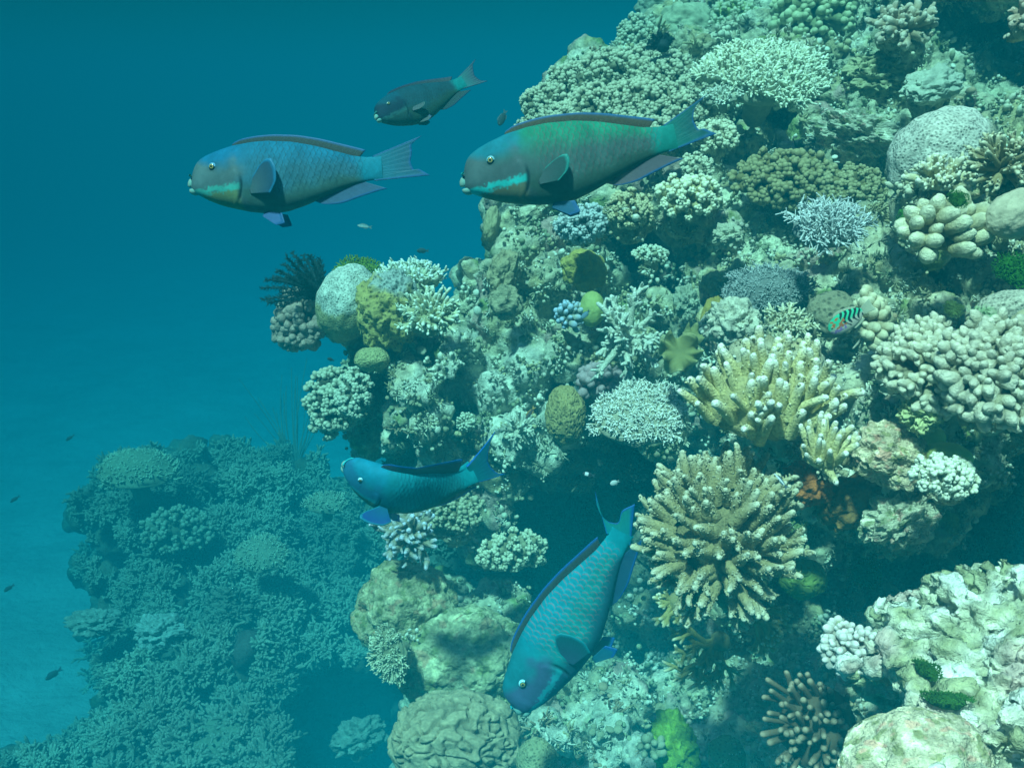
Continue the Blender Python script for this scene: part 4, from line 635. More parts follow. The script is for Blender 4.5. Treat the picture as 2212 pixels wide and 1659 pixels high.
# ------------------------------------------------------------------ the farther coral mound, lower left
OUT2 = [(150, 1095), (215, 1060), (225, 1000), (300, 975), (390, 990), (480, 960), (600, 968), (720, 1010), (800, 1060), (1000, 1090), (1080, 1200), (1060, 1330), (900, 1425), (700, 1440), (620, 1480), (600, 1560), (640, 1740), (-60, 1740), (0, 1640), (150, 1600), (250, 1520), (175, 1440), (260, 1350), (225, 1280), (165, 1235), (190, 1160)]
def dm2(u, v): return 6.7 - (v - 960) / 700 * 2.3 + .25 * math.sin(u / 90) - (.3 if u > 500 else 0)
def mound():
    rnd = random.Random(3); C = []; Rr = []
    for gv in range(950, 1740, 58):
        for gu in range(-40, 1090, 58):
            u = gu + rnd.uniform(-22, 22); v = gv + rnd.uniform(-22, 22)
            if not inpoly(u, v, OUT2): continue
            d = dm2(u, v) + rnd.uniform(-.2, .2); edge = not all(inpoly(u + a * 40, v + b * 40, OUT2) for a, b in ((1, 0), (-1, 0), (0, 1), (0, -1)))
            r = rnd.uniform(.7, 1.25) * 44 / F * d * (.6 if edge else 1)
            for k, g in ((0, 1), (.45, 1.3), (1.0, 1.5)): C.append(P(u, v, d + r + k)); Rr.append(r * g)
            for k in (.5, 1.0, 1.5, 2.): C.append(P(u, v, d + r + .6) - np.array([0, 0, k])); Rr.append(r * 1.3)
    V, T, _ = blobs(C, Rr, sub=2); V, Q = remesh(V, T, .03); V, a = rockify(V, Q, 13, 1.8, False)
    o = MB().add(V, Q, rockcol(V * .6, 13, .32)).build('distant_reef_mound', M_ROCKF); tag(o, kind='structure')
    return BVHTree.FromPolygons([tuple(x) for x in V], [tuple(int(i) for i in q) for q in Q])
BVM = mound()
def thicket(n, seed):
    rnd = random.Random(seed); rng = np.random.default_rng(seed); pos, nor = [], []
    while len(pos) < n:
        u = rnd.uniform(-20, 1080); v = rnd.uniform(950, 1680)
        if not inpoly(u, v, OUT2): continue
        if vnoise(np.array([[u / 70, v / 70, 0]]), 3)[0] < -.16: continue
        h, nn = ray(u, v, BVM)
        if h is None or h[1] > 9: continue
        pos.append(h); nor.append(nn)
    pos, nor = np.array(pos), np.array(nor); mb = MB(); up = np.array([0, -.15, 1.]); kk = 6; i = np.repeat(np.arange(n), kk)
    sz = rng.uniform(.035, .085, n) * (1 + .5 * fbm(pos, 1.5, 2, 4)); tone = 1 + .6 * fbm(pos, 1.6, 2, 5)
    D = nrm(nor[i] * .8 + up + rng.normal(size=(len(i), 3)) * .8); V, Q, t, at, rad = fingers(pos[i], D, sz[i] * rng.uniform(.7, 1.3, len(i)), .013, .008, 5, 3, .3, 0, rng)
    c = np.array([.17, .17, .11]); tp = np.array([.30, .30, .22]); f = lambda tt, ii: mixc(c, tp, np.clip(tt, 0, 1)) * np.repeat(tone[ii], len(tt) // len(ii))[:, None]; mb.add(V, Q, f(t, i))
    j = np.repeat(np.arange(len(i)), 3); e = at(j, rng.uniform(.4, .9, len(j))); D2 = nrm(D[j] + rng.normal(size=(len(j), 3)) * .8); V, Q, t, _, _ = fingers(e, D2, sz[i][j] * rng.uniform(.3, .6, len(j)), .009, .006, 4, 2, .3, 0, rng); mb.add(V, Q, f(t, i[j]))
    tag(mb.build('staghorn_thicket', M_CORALF), kind='stuff')
thicket(5600, 2)
corymb('table_coral', 'far broad table coral crowning the hazy mound, dark hollow beneath it', 298, 1012, 5.75, 98, up=(.05, .8, .45), asp=(1, .75), n=420, L=.16, r=.03, spread=.7, dome=.3, col=(.36, .33, .2), tip=(.55, .52, .36), per=1, seed=71)
corymb('table_coral', 'far small round table coral in the middle of the hazy mound', 565, 1195, 5.0, 66, up=(.1, .7, .7), asp=(1, .8), n=220, L=.2, r=.035, spread=.8, dome=.2, col=(.36, .34, .22), tip=(.56, .55, .4), per=2, seed=72)
corymb('table_coral', 'far pale table coral on the hazy mound left of the twisting parrotfish fin', 705, 1085, 5.2, 55, up=(.0, .8, .6), asp=(1, .6), n=160, L=.25, r=.04, spread=.8, dome=.2, col=(.36, .34, .22), tip=(.56, .55, .4), per=2, seed=73)
cauli('knobbly_coral', 'far rounded knobbly coral left of centre on the hazy mound', 385, 1145, 5.45, 62, n=50, lobe=.17, kn=4, col=(.22, .22, .14), tip=(.34, .34, .24), seed=74, asp=(1.3, .8, .8))
massive('massive_coral', 'far greyish lump at the foot of the hazy mound near the sand', 345, 1365, 4.7, 44, asp=(1.1, .8, .8), seed=75, mtl=M_ROCK, col=(.36, .38, .32), lump=.5, ls=9)
massive('massive_coral', 'far dull flat lump at the lower left foot of the hazy mound', 205, 1345, 5.0, 40, asp=(1.3, .7, .8), seed=76, mtl=M_ROCK, col=(.30, .30, .24), lump=.5, ls=9)
massive('massive_coral', 'far pale lump lying in the sandy gap left of the big folded brain coral', 775, 1590, 4.1, 52, asp=(1.1, .7, .8), rot=20, seed=77, mtl=M_ROCK, col=(.26, .28, .22), lump=.45, ls=9)
massive('massive_coral', 'far smooth mound at the bottom edge of the hazy slope', 480, 1610, 4.2, 80, asp=(1.1, .7, .8), seed=78, mtl=M_ROCKF, col=(.22, .23, .15), lump=.35)
def whips():
    t = thing('sea_whip', P(640, 1010, 6.8), 'faint clump of thin sea whips rising behind the hazy mound', 'sea whip'); rng = np.random.default_rng(8); c = P(640, 1010, 6.8)
    for k in range(22):
        a = rng.uniform(-1.1, .55); D = cd(math.sin(a), math.cos(a), rng.uniform(-.2, .2)); V, Q, _, _, _ = fingers([D * .02], D, rng.uniform(.3, .55), .0045, .002, 5, 10, .5, 0, rng, droop=cd(-.3 * a, .25, 0) * .4); MB().add(V, Q, [.16, .18, .14]).build('whip', M_SMOOTH, t)
whips()
# ------------------------------------------------------------------ fish
DP = [1.]
def ip(t, pts): return np.interp(t, [p[0] for p in pts], [p[1] for p in pts])
def sip(t, pts):                               # smooth interpolation
    x = np.linspace(0, 1.2, 600); y = ip(x, pts); k = np.exp(-np.linspace(-2, 2, 25) ** 2); k /= k.sum(); yp = np.pad(y, 12, mode='edge'); return np.interp(t, x, np.convolve(yp, k, 'valid')) * (1 + (DP[0] - 1) * np.clip(np.asarray(t) * 6, 0, 1) if (pts is UP or pts is LO) else 1)
UP = [(0, .028), (.008, .062), (.03, .108), (.06, .135), (.10, .155), (.17, .180), (.25, .197), (.36, .205), (.45, .203), (.58, .185), (.70, .152), (.80, .115), (.90, .078), (.97, .064), (1.0, .064), (1.06, .068)]
LO = [(0, .030), (.02, .052), (.05, .072), (.10, .103), (.17, .140), (.23, .160), (.32, .188), (.41, .205), (.52, .205), (.62, .180), (.72, .145), (.82, .108), (.90, .083), (.97, .070), (1.0, .068), (1.06, .07)]
WD = [(0, .022), (.02, .040), (.06, .060), (.12, .076), (.20, .092), (.30, .104), (.42, .106), (.55, .092), (.68, .070), (.80, .046), (.90, .028), (.97, .018), (1.06, .009)]
def body_pts(t, ph, bend, S):                  # ph 0 = dorsal, pi = ventral
    c, s = np.cos(ph), np.sin(ph); up = sip(t, UP); lo = sip(t, LO); z = np.where(c > 0, up, lo) * np.sign(c) * np.abs(c) ** .88; y = sip(t, WD) * np.sign(s) * np.abs(s) ** .92
    return bendf(np.stack([t + 0 * ph, y, z], -1), bend) * S
HB = [.55, 0.]
def bendf(p, bend):                            # sideways curve of the spine
    headb = HB[0]; tw = HB[1] * np.clip((p[..., 0] - .5) / .5, 0, 1.2)
    if HB[1]: p = np.stack([p[..., 0], p[..., 1] * np.cos(tw) + p[..., 2] * np.sin(tw), p[..., 2] * np.cos(tw) - p[..., 1] * np.sin(tw)], -1)
    t = p[..., 0] - .35; off = bend * t * np.abs(t) ** .8 * np.where(t > 0, 1.0, -headb); dof = bend * 1.8 * np.abs(t) ** .8 * np.where(t > 0, 1.0, -headb)
    q = p.copy(); q[..., 1] = p[..., 1] + off; q[..., 0] = .35 + t * (1 - .12 * abs(bend)) - p[..., 1] * dof; return q
def scales(t, z, w=.030, h=.036):
    row = np.floor(z / h); fz = z / h - row - .5; fx = t / w + .5 * (row % 2); fx = fx - np.floor(fx); e = fx - (.88 - 1.3 * fz ** 2)
    return np.clip(1 - np.abs(e) / .13, 0, 1), np.clip(fx, 0, 1)
def fin(root, edge, n=40, m=14, thick=.006, S=1, bend=0, rays=16, col=(.1, .2, .3), rim=(.02, .2, .6), rimw=.12, y=0.0, cup=0, base=None, rayc=.90):
    # root, edge: matching polylines in (x, z); y sideways offset function
    r = np.array(root, float); e = np.array(edge, float); u = np.linspace(0, 1, n)
    def res(q):
        s = np.linspace(0, 1, len(q)); return np.stack([np.interp(u, s, q[:, k]) for k in range(q.shape[1])], 1)
    A, B = res(r), res(e)
    if len(r) > 2: A = np.stack([np.convolve(np.pad(A[:, k], 2, mode='edge'), [.1, .2, .4, .2, .1], 'valid') for k in range(A.shape[1])], 1)
    if len(e) > 2:
        for _ in range(2): B = np.concatenate([B[:1], np.stack([np.convolve(np.pad(B[:, k], 2, mode='edge'), [.1, .2, .4, .2, .1], 'valid') for k in range(B.shape[1])], 1)[1:-1], B[-1:]])
    s = np.linspace(0, 1, m); G = A[:, None] * (1 - s[None, :, None]) + B[:, None] * s[None, :, None]
    X = G[..., 0]; Z = G[..., -1]; Y = (G[..., 1] if G.shape[2] == 3 else 0 * X) + y + cup * np.sin(s[None] * 2.2) * (1 + 0 * X) + .00013 * np.sin(u[:, None] * rays * 6.283) * (.3 + s[None]) * (thick / .006)
    th = thick * (1 - .8 * s[None]) * (1 + 0 * X)
    Pm = np.stack([X, Y, Z], -1); top = Pm + np.stack([0 * X, th / 2, 0 * X], -1); bot = Pm - np.stack([0 * X, th / 2, 0 * X], -1)
    V = bendf(np.concatenate([top.reshape(-1, 3), bot.reshape(-1, 3)]), bend) * S; i = np.arange(n * m).reshape(n, m); nm = n * m
    q = np.stack([i[:-1, :-1], i[:-1, 1:], i[1:, 1:], i[1:, :-1]], -1).reshape(-1, 4)
    def st(a): return np.stack([a[:-1], a[1:], a[1:] + nm, a[:-1] + nm], -1)
    F_ = np.concatenate([q[:, ::-1], q + nm, st(i[:, -1]), st(i[::-1, 0]), st(i[0]), st(i[-1][::-1])])
    ss = np.broadcast_to(s[None], (n, m)); uu = np.broadcast_to(u[:, None], (n, m)); ray = .5 + .5 * np.cos(uu * rays * 2 * 6.283)
    c = mixc(base if base is not None else np.array(col) * .8, col, ss) * (rayc + (1 - rayc) * 1.6 * ray[..., None]); rm = np.clip((ss - (1 - rimw)) / .04, 0, 1)
    if isinstance(rim, tuple) and len(rim) == 2: rm = np.maximum(rm, np.clip((rimw - uu) / .05, 0, 1) if rim[1] >= 1 else 0); rm = np.maximum(rm, np.clip((uu - 1 + rimw) / .05, 0, 1) if rim[1] >= 2 else 0); rim = rim[0]
    c = mixc(c, rim, rm); c = np.concatenate([c.reshape(-1, 3)] * 2); return V, F_, c
def fishpose(u, v, d, inplane=0, yaw=0, roll=0):
    cx, cy, cz = [np.array(_R @ Vector(q)) for q in ((1, 0, 0), (0, 1, 0), (0, 0, 1))]
    X, Z, Y = cx, cy, -cz; B = Matrix(np.stack([X, Y, Z], 1).tolist())
    ra = Matrix.Rotation(math.radians(inplane), 3, Vector(cz)); rb = Matrix.Rotation(math.radians(yaw), 3, Vector(cy)); rc = Matrix.Rotation(math.radians(roll), 3, Vector(cx))
    return P(u, v, d), ra @ rb @ rc @ B
def muted(p, k):
    return {a: (tuple(np.array(b) * k) if isinstance(b, tuple) and a not in ('band', 'lid', 'beak') else b) for a, b in p.items()}
def parrotfish(label, nose, d, lpx, inplane, yaw, roll, bend, pal, tail, pect, pelvic=True, dors=.031, anal=.055, mouth=.5, tailbase=.0, pect2=None):
    S = lpx / F * d; rng = np.random.default_rng(3); loc, Rm = fishpose(nose[0], nose[1], d, inplane, yaw, roll)
    T = thing('parrotfish', loc, label, 'fish', rot=Rm)
    n, m = 330, 170; t = np.linspace(0, 1.05, n) ** 1.0; t = np.concatenate([[0], t[1:]]); ph = np.linspace(0, 2 * math.pi, m, endpoint=False)
    tt, pp = np.meshgrid(t, ph, indexing='ij'); V = body_pts(tt.ravel(), pp.ravel(), 0, 1); x, yv, z = V[:, 0], V[:, 1], V[:, 2]
    sn = np.sin(x * 7) * 0
    up, lo = sip(x, UP), sip(x, LO); hz = np.where(z > 0, z / up, z / lo)                    # -1 belly .. 1 back
    nz = fbm(np.stack([x, yv, z], 1), 9, 3, 5); nf = fbm(np.stack([x, 0 * x, z], 1), 60, 2, 8)
    sm = lambda a, lo_, hi_: np.clip((a - lo_) / (hi_ - lo_), 0, 1) ** 2 * (3 - 2 * np.clip((a - lo_) / (hi_ - lo_), 0, 1))
    c = mixc(pal['belly'], pal['flank'], sm(hz + .25 * nz, -.75, -.1)); c = mixc(c, pal['back'], sm(hz + .2 * nz, .0, .75)); c = mixc(c, pal['nape'], sm(-x + .1 * nz, -.42, -.22) * sm(hz, .15, .6))
    c = mixc(c, pal['face'], sm(-x + .08 * nz, -.38, -.26) * sm(-hz + .35 * nz + np.clip(1 - x / .13, 0, 1) * .8, -.75, -.15)); c = mixc(c, pal['tail'], sm(x + .03 * nz, .90, .97))
    L1, fx = scales(x + .01 * nz, z + .0 * x); reg = sm(x, .33, .42) * sm(-x, -1.0, -.93) * sm(hz, -.75, -.35)
    c = mixc(c, pal['edge'], L1 * reg * min(1, 1.25 * pal.get('es', .6))); c = c * (1 + (.22 * (fx - .5) * reg)[:, None])
    band = np.exp(-((z + .052 + .0035 * np.sin(x * 70 + 3 * nz) + .016 * nf + .006 * nz) / (.018 if 'cheek' in pal else .014)) ** 4) * sm(x, .055, .075) * sm(-x, -.325, -.30)
    c = mixc(c, pal.get('chin', pal['belly']), sm(-z + .0 * x, .055, .07) * sm(-x, -.32, -.28)); c = mixc(c, pal['band'], np.clip(band, 0, 1) * pal.get('bs', 1))
    c = mixc(c, pal['band'], sm(-x, -.085, -.06) * sm(-z, .028, .04) * pal.get('bs', 1))
    gx = .335 - .9 * (z + .03) ** 2 * 4 - .015; gill = np.exp(-((x - gx) / .0075) ** 2) * sm(-z, -.02, .03) * sm(z, -.135, -.10); c = mixc(c, pal['dark'], gill * .9)
    ey = (x - .158) ** 2 + (z - .070) ** 2; c = mixc(c, pal['dark'], np.exp(-(np.sqrt(ey) / .030) ** 4) * .35)
    c = c * (1 + .22 * nz + .10 * nf + .12 * fbm(np.stack([x, yv * .3, z], 1), 22, 2, 31))[:, None]
    V = V + np.stack([0 * x, -np.sign(yv) * gill * .006 + np.sign(yv) * np.exp(-((x - gx + .02) / .014) ** 2) * .003 * (hz < .2), 0 * x], 1)
    V[:, 1] += np.sign(yv) * reg * (.0022 * fx + .0012 * fbm(V, 40, 2, 4)) * np.clip(np.abs(yv) * 40, 0, 1)
    V = bendf(V, bend) * S; i = np.arange(n * m).reshape(n, m); j = np.roll(i, -1, 1); Q = np.stack([i[:-1], j[:-1], j[1:], i[1:]], -1).reshape(-1, 4)
    nose_c = V[:m].mean(0) - np.array([.006 * S, 0, 0]); V = np.concatenate([V, [nose_c]]); c = np.concatenate([c, [pal['dark']]]); fan = np.stack([j[0], i[0], np.full(m, n * m), np.full(m, n * m)], -1)
    mb = MB(); mb.add(V, Q, c); mb.f.append(fan[:, :3]); mb.build('body', M_FISH, T)
    rim = pal['rim']
    def addfin(nm, *a, lab=None, **k):
        V, Fq, c_ = fin(*a, S=S, bend=bend, **k); o = MB().add(V, Fq, c_).build(nm, M_FIN, T); return o
    xs = np.linspace(.23, .93, 24); zr = sip(xs, UP) - .012; hh = dors * np.clip((xs - .20) / .08, 0, 1) ** .6 * (1 + .25 * (xs - .2)) * np.clip((.955 - xs) / .03, .15, 1)
    addfin('dorsal_fin', np.stack([xs, zr], 1), np.stack([xs + .018 + .03 * (xs - .2), zr + .012 + hh], 1), n=90, m=12, rays=18, col=pal['fin'], rim=rim, rimw=.2, base=np.array(pal['fin']) * .35)
    xa = np.linspace(.66, .93, 16); za = -sip(xa, LO) + .012; ha = anal * np.clip((xa - .66) / .1, 0, 1) ** .6
    addfin('anal_fin', np.stack([xa, za], 1), np.stack([xa + .03 + .11 * (xa - .66) / .27, za - .012 - ha * (1 - .25 * (xa - .66) / .27)], 1), n=50, m=12, rays=12, col=pal['fin2'], rim=rim, rimw=.14)
    (ux, uz), (mx_, mz), (lx, lz) = tail; kf = [(.0, ux, uz), (.15, ux - .06, uz - .04), (.32, mx_ + .015, mz + .05), (.5, mx_, mz), (.68, mx_ + .015, mz - .05), (.85, lx - .06, lz + .04), (1, lx, lz)]
    ee = [(a, b) for _, a, b in kf]; rz = np.linspace(.062, -.068, 9); xr = 1.0 + .02 * np.cos(np.linspace(-1.5, 1.5, 9))
    eu = [p[0] for p in kf]; u9 = np.linspace(0, 1, 15); E_ = np.stack([np.interp(u9, eu, [p[0] for p in ee]), np.interp(u9, eu, [p[1] for p in ee])], 1)
    addfin('tail_fin', np.stack([xr, rz], 1), E_, n=70, m=26, rays=9, col=pal['tailfin'], rim=(rim, 2), rimw=.07, thick=.012, base=pal['tail'])
    for sd, pf in ((-1, pect), (1, pect2 or pect)):
        px_, py_, pz_, L_, Wd = pf                # direction of the fin and its length, spread
        D = nrm(np.array([px_, sd * py_, pz_])); Rt = np.array([.355, sd * .094, -.075]); Uw = nrm(np.cross(D, [0, sd * 1., 0.2])); Uw = Uw if Uw[2] > 0 else -Uw
        if py_ > .7: Uw = nrm(np.array([-1, 0, .15]) - D * (np.array([-1, 0, .15]) @ D))
        root = [Rt + Uw * a for a in (.020, .0, -.022)]
        edge = [Rt + D * L_ * q + Uw * w_ for q, w_ in ((.55, Wd * .42), (.86, Wd * .44), (1.0, Wd * .30), (.97, -.1 * Wd), (.80, -Wd * .5), (.48, -Wd * .7))]
        addfin('pectoral_fin', root, edge, n=48, m=16, rays=9, col=pal['pect'], rim=(pal['prim'], 1), rimw=.10, thick=.005, base=pal['face'])
    if pelvic:
        for sd in (-1, 1):
            Rt = np.array([.40, sd * .025, -.195]); D = nrm(np.array([.86, sd * .25, -.45 if pelvic is True else pelvic])); Uw = nrm(np.array([.45, 0, .85]))
            addfin('pelvic_fin', [Rt + Uw * .016, Rt - Uw * .014], [Rt + D * .10 + Uw * .045, Rt + D * .145, Rt + D * .10 - Uw * .028], n=30, m=14, rays=6, col=pal['pelv'], rim=rim, rimw=.2)
    for sd in (-1, 1):
        # eye: ring, pale crescent lid patch, gold iris, pupil painted on one ball in real rings
        V0, T0 = ico(5); yy = sip(np.array([.158]), WD)[0] * .90; ec = bendf(np.array([[.158, sd * (yy + .002), .070]]), bend)[0] * S
        er = .0205 * S; ang = np.arccos(np.clip(V0[:, 1] * sd * .985 + V0[:, 0] * -.1, -1, 1)); ec_c = np.where((V0[:, 2] > -.1)[:, None], pal['lid'], np.array(pal['dark'])); ec_c = mixc(ec_c, pal['dark'], np.clip((.80 - ang) * 14, 0, 1)); ec_c = mixc(ec_c, [.42, .34, .10], np.clip((.62 - ang) * 14, 0, 1)); ec_c = mixc(ec_c, [.005, .008, .01], np.clip((.36 - ang) * 14, 0, 1))
        MB().add(ec + V0 * (er, er * .62, er), T0, ec_c).build('eye', M_EYE, T)
        ey_ = T.children[-1]; V2, T2 = ico(3); MB().add(ec + np.array([-.1 * er, sd * er * .50, 0]) + V2 * (er * .34, er * .18, er * .34), T2, [.004, .006, .008]).build('pupil', M_EYE, ey_)
    for nm, zc, zs, xo, sg in (('upper_beak', .008, .032, .006, 1), ('lower_beak', -.030 - .010 * mouth, .022, .012, -1)):
        V0, T0 = ico(4); q = V0 * (.026, .029, zs) + (xo, 0, zc); q[:, 0] -= .010 * (1 - V0[:, 2] * sg) * .6 * (V0[:, 0] < 0); q[:, 2] = np.where(sg * (q[:, 2] - (zc - sg * zs * .55)) < 0, zc - sg * zs * .55, q[:, 2])
        MB().add(bendf(q, bend) * S, T0, mixc(pal['beak'], [.26, .38, .32], np.clip(-V0[:, 0] + .2, 0, 1))).build(nm, M_FISH, T)
    V0, T0 = ico(3); a = np.linspace(-1.25, 1.25, 14); ctr = np.stack([.016 - .020 * np.cos(a), .047 * np.sin(a), .046 + 0 * a], 1); U_ = nrm(np.gradient(ctr, axis=0)); A_, B_ = frame(U_); pr = np.linspace(0, 6.283, 8, endpoint=False)
    Vl = ctr[:, None] + .0052 * (A_[:, None] * np.cos(pr)[None, :, None] + B_[:, None] * np.sin(pr)[None, :, None]); i = np.arange(14 * 8).reshape(14, 8); j = np.roll(i, -1, 1)
    MB().add(bendf(Vl.reshape(-1, 3), bend) * S, np.stack([i[:-1], j[:-1], j[1:], i[1:]], -1).reshape(-1, 4), pal['band']).build('lip', M_FISH, T)
    return T
PA = dict(belly=(.10, .20, .16), flank=(.12, .23, .23), back=(.03, .40, .25), nape=(.02, .32, .46), face=(.13, .20, .22), tail=(.02, .38, .34), edge=(.20, .13, .14), es=.75, band=(.03, .48, .48), chin=(.30, .30, .18), cheek=1, dark=(.01, .04, .06), fin=(.18, .15, .09), fin2=(.28, .25, .32), tailfin=(.04, .20, .24), rim=(.04, .22, .60), pect=(.04, .15, .15), prim=(.04, .55, .50), pelv=(.05, .25, .5), lid=(.22, .50, .58), beak=(.14, .34, .32))
PB = dict(PA, belly=(.12, .27, .25), flank=(.07, .27, .40), back=(.02, .28, .50), nape=(.01, .26, .52), face=(.15, .25, .28), tail=(.02, .36, .55), edge=(.03, .09, .12), band=(.06, .36, .32), chin=(.30, .42, .20), fin=(.09, .13, .13), fin2=(.12, .26, .50), tailfin=(.05, .22, .38), pect=(.03, .13, .28), prim=(.03, .35, .70), pelv=(.14, .32, .8), lid=(.16, .40, .62))
PC = dict(PA, belly=(.03, .18, .28), flank=(.02, .46, .50), back=(.01, .44, .60), nape=(.02, .32, .42), face=(.10, .17, .36), tail=(.01, .50, .66), edge=(.55, .22, .26), es=.7, band=(.02, .45, .52), bs=.7, chin=(.04, .20, .34), fin=(.12, .14, .14), fin2=(.04, .16, .36), tailfin=(.03, .48, .46), rim=(.02, .20, .75), pect=(.02, .24, .30), prim=(.02, .50, .65), pelv=(.03, .28, .5), lid=(.35, .85, 1.0))
PD = dict(PA, belly=(.04, .16, .12), flank=(.02, .30, .36), back=(.01, .32, .42), nape=(.01, .30, .48), face=(.02, .18, .34), tail=(.01, .36, .44), edge=(.01, .06, .12), es=.85, band=(.02, .40, .45), bs=.5, chin=(.10, .18, .12), fin=(.12, .10, .16), fin2=(.03, .12, .18), tailfin=(.02, .22, .40), rim=(.01, .18, .70), pect=(.02, .08, .42), prim=(.02, .30, .45), pelv=(.02, .22, .45), lid=(.45, .85, 1.0))
PE = dict(PA, belly=(.06, .13, .10), flank=(.03, .10, .14), back=(.02, .10, .15), nape=(.01, .12, .20), face=(.015, .035, .08), tail=(.01, .34, .36), edge=(.02, .06, .10), es=.4, band=(.10, .35, .30), bs=.2, chin=(.05, .12, .12), fin=(.05, .05, .10), fin2=(.03, .08, .10), tailfin=(.02, .05, .14), rim=(.02, .06, .2), pect=(.02, .07, .09), prim=(.03, .14, .14), pelv=(.03, .07, .09), lid=(.2, .3, .3))
DP[0] = .94
parrotfish('largest brown faced parrotfish with a turquoise cheek stripe, swimming left in front of the reef', (1002, 398), 1.95, 446, 12, -6, 4, .12, muted(PA, .50), ((1.245, .165), (1.15, .055), (1.25, -.03)), (.95, .30, .34, .185, .085))
DP[0] = .93
parrotfish('grey blue parrotfish with a green jaw stripe, alone in open water at the left', (414, 400), 2.05, 402, 4, -8, 2, .10, muted(PB, .50), ((1.27, .15), (1.20, .02), (1.30, -.06)), (.80, .28, .50, .21, .14))
DP[0] = 1.
parrotfish('dark parrotfish with a pale beak, smallest and farthest, nosing down near the top', (812, 258), 2.9, 216, 28, 24, -6, -.22, muted(PE, .5), ((1.27, .15), (1.17, .0), (1.26, -.12)), (.9, .35, -.1, .17, .05), pelvic=-.1)
HB[:] = [1.3, .45]
parrotfish('blue parrotfish seen from above twisting away left, tail curved up', (733, 1034), 1.95, 306, -15, 14, 40, .72, muted(PD, .7), ((1.30, .15), (1.18, .0), (1.29, -.15)), (-.35, .95, .0, .20, .12), dors=.062, pelvic=-.55, pect2=(.75, .80, .25, .20, .12))
HB[:] = [.55, 0.]
DP[0] = .86
parrotfish('turquoise parrotfish with pink scale edges diving head down in front of the dark cave', (1122, 1532), 1.75, 440, 62, -8, 6, -.10, muted(PC, .54), ((1.17, .215), (1.06, .085), (1.20, .02)), (.86, .30, .46, .195, .15), dors=.03, anal=.05)
# ------------------------------------------------------------------ small fish
def smallfish(name, label, u, v, d, lpx, inplane=0, yaw=0, roll=0, deep=.36, colf=None, tailc=(.05, .08, .1), cat='fish', group=None, bend=.1, res=1, fork=.12):
    S = lpx / F * d; loc, Rm = fishpose(u, v, d, inplane, yaw, roll); T = thing(name, loc, label, cat, group, rot=Rm); n, m = 40 * res, 24 * res; t, ph = np.meshgrid(np.linspace(0, 1, n), np.linspace(0, 6.2832, m, endpoint=False), indexing='ij'); t = t.ravel(); ph = ph.ravel()
    e = np.sqrt(np.clip(t, 0, 1)) * (1 - t) ** .75 * 1.75; zz = deep * (.10 * (t > .0) * t + .5 * e) * np.cos(ph); yy = deep * .42 * (.04 + .45 * e) * np.sin(ph); p = np.stack([t, yy, zz], 1); hz = zz / (deep * .5 + 1e-6)
    c = colf(t, hz, p); i = np.arange(n * m).reshape(n, m); j = np.roll(i, -1, 1)
    MB().add(bendf(p, bend) * S, np.stack([i[:-1], j[:-1], j[1:], i[1:]], -1).reshape(-1, 4), c).build('body', M_FISH, T)
    A = lambda nm, r, e_, **k: MB().add(*fin(r, e_, S=S, bend=bend, n=24, m=8, thick=.012, rays=8, **k)).build(nm, M_FIN, T)
    A('tail_fin', [(.96, .05 * deep / .36), (.98, 0), (.96, -.05 * deep / .36)], [(1.30, .17), (1.30 - fork, 0), (1.30, -.17)], col=tailc, rim=tailc, rimw=.01)
    x = np.linspace(.25, .88, 10); ez = deep * (.10 * x + .5 * np.sqrt(x) * (1 - x) ** .75 * 1.75) * .92; A('dorsal_fin', np.stack([x, ez], 1), np.stack([x + .06, ez + .06 + .03 * np.sin(x * 5)], 1), col=tailc, rim=tailc, rimw=.01)
    x = np.linspace(.55, .88, 8); ez = deep * (.10 * x + .5 * np.sqrt(x) * (1 - x) ** .75 * 1.75) * .92; A('anal_fin', np.stack([x, -ez], 1), np.stack([x + .06, -ez - .07], 1), col=tailc, rim=tailc, rimw=.01)
    for sd in (-1, 1): V0, T0 = ico(2); MB().add((bendf(np.array([[.13, sd * deep * .13, .035]]), bend)[0] + V0 * (.028, .014, .028)) * S, T0, mixc([.01, .01, .01], [.5, .5, .3], np.clip((np.hypot(V0[:, 0], V0[:, 2]) - .5) * 5, 0, 1))).build('eye', M_EYE, T)
    return T
def wr(t, hz, p):
    n_ = fbm(p, 6, 2, 3); c = mixc([.55, .56, .48], [.05, .60, .36], np.clip((hz + .15) * 4, 0, 1)); f = (t * 8.2 + .6 * np.sin(hz * 4 + t * 3)) % 1; bar = (np.abs(f - .5) < .27) & (t > .42) & (t < .97) & (hz > -.35 + .2 * np.sin(t * 30)); c[bar] = (.01, .02, .03)
    o = (vnoise(np.stack([t * 7, hz * 3.2, 0 * t], 1), 4) > .16) & (t < .5) & (t > .05) & (hz > -.25); c[o] = (.50, .17, .06); v_ = (t < .45) & (hz < -.2) & (hz > -.5) & (vnoise(p * 14, 5) > -.1); c[v_] = (.35, .22, .55); return c * .72
def flat(a, b=None): return lambda t, hz, p: mixc(a, b or a, np.clip(hz * .8 + .5, 0, 1))
smallfish('striped_wrasse', 'green and orange wrasse with black bars, beside the yellow finger coral tips', 1790, 716, 1.42, 82, 34, -20, 0, deep=.62, colf=wr, tailc=(.45, .50, .38), res=3, fork=.02)
DK = flat((.02, .03, .03), (.03, .05, .06))
smallfish('damselfish', 'dark damselfish nose down in open water above the big parrotfish forehead', 1078, 272, 3.6, 32, 68, 10, 0, .55, DK)
smallfish('damselfish', 'tiny pale silvery fish in open water below the grey blue parrotfish tail', 772, 487, 3.6, 25, -8, 0, 0, .34, flat((.5, .55, .55), (.2, .25, .25)), (.2, .25, .25))
smallfish('damselfish', 'dark damselfish silhouetted above the white bushy coral on the left outcrop', 900, 542, 3.8, 21, 0, 0, 0, .55, DK)
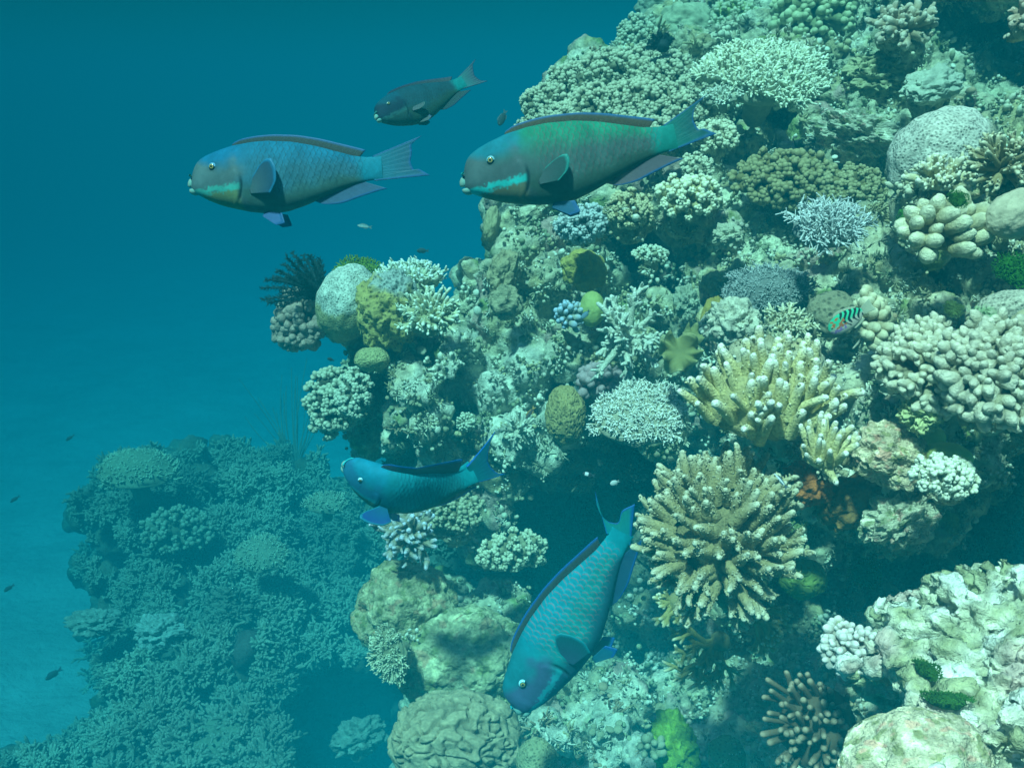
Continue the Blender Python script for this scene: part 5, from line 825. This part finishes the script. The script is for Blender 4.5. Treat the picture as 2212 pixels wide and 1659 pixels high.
smallfish('damselfish', 'tiny dark damselfish under the olive mound by the left edge of the outcrop', 707, 774, 3.0, 13, -20, 20, 0, .6, DK)
smallfish('damselfish', 'slim brown fish with orange tail on the rock left of the olive brain coral', 1136, 905, 2.5, 26, 55, 0, 0, .36, flat((.06, .06, .08), (.12, .08, .05)), (.55, .30, .08))
smallfish('damselfish', 'small blue grey damselfish resting right of the blue bubble coral', 1256, 688, 2.5, 20, 45, 0, 0, .6, flat((.14, .22, .30), (.12, .20, .28)))
smallfish('damselfish', 'tiny black and white damselfish just above the diving parrotfish tail', 1258, 1022, 2.0, 22, -12, 0, 0, .45, lambda t, hz, p: mixc([.02, .03, .04], [.65, .72, .75], ((t > .25) & (t < .6)).astype(float)))
smallfish('damselfish', 'tiny round pale grey damselfish right of the diving parrotfish tail tips', 1318, 1046, 2.0, 17, 20, 0, 0, .75, flat((.35, .40, .40), (.5, .55, .55)), (.3, .35, .35))
smallfish('damselfish', 'small grey damselfish in the shadow between the grey table coral and the yellow finger coral', 1512, 903, 1.8, 24, 25, 0, 0, .6, flat((.12, .2, .22), (.25, .35, .38)))
smallfish('slender_goby', 'thin silvery fish lying slantwise between the huge finger coral and the orange sponge', 1672, 1022, 1.45, 36, -48, 0, 0, .14, flat((.6, .68, .75), (.7, .78, .85)), (.1, .15, .2))
for a_, b_, c_, e_, l_ in ((142, 952, 5.5, 18, 'faint far fish at the left just above the mound level'), (98, 1468, 4.6, 34, 'dark hazy fish gliding over the sand at the lower left'), (8, 1278, 4.6, 22, 'dark hazy fish cut by the left edge above the sand'), (22, 1085, 5.2, 20, 'very faint dark fish near the left edge beside the mound top')):
    smallfish('damselfish', l_, a_, b_, c_, e_, 35, 0, 0, .40, DK)

# ------------------------------------------------------------------ the water body that fades far things
import bmesh as _bm
def haze():
    b = _bm.new(); _bm.ops.create_cube(b, size=1); me = bpy.data.meshes.new('haze'); b.to_mesh(me); b.free()
    o = bpy.data.objects.new('haze', me); COL.objects.link(o)
    x0, x1, y0, y1, z0, z1 = -125, 125, -125, 140, -8.5, 1.3
    o.scale = (x1 - x0, y1 - y0, z1 - z0); o.location = ((x0 + x1) / 2, (y0 + y1) / 2, (z0 + z1) / 2); tag(o, kind='stuff')
    m = bpy.data.materials.new('water_haze'); m.use_nodes = True; n = m.node_tree; n.nodes.remove(n.nodes['Principled BSDF'])
    v = n.nodes.new('ShaderNodeVolumePrincipled'); n.links.new(v.outputs[0], n.nodes['Material Output'].inputs[1])
    v.inputs['Color'].default_value = (.001, .0965, .134, 1); v.inputs['Absorption Color'].default_value = (.0, .48, .66, 1)
    v.inputs['Density'].default_value = .37; v.inputs['Anisotropy'].default_value = -.45
    me.materials.append(m)
haze()
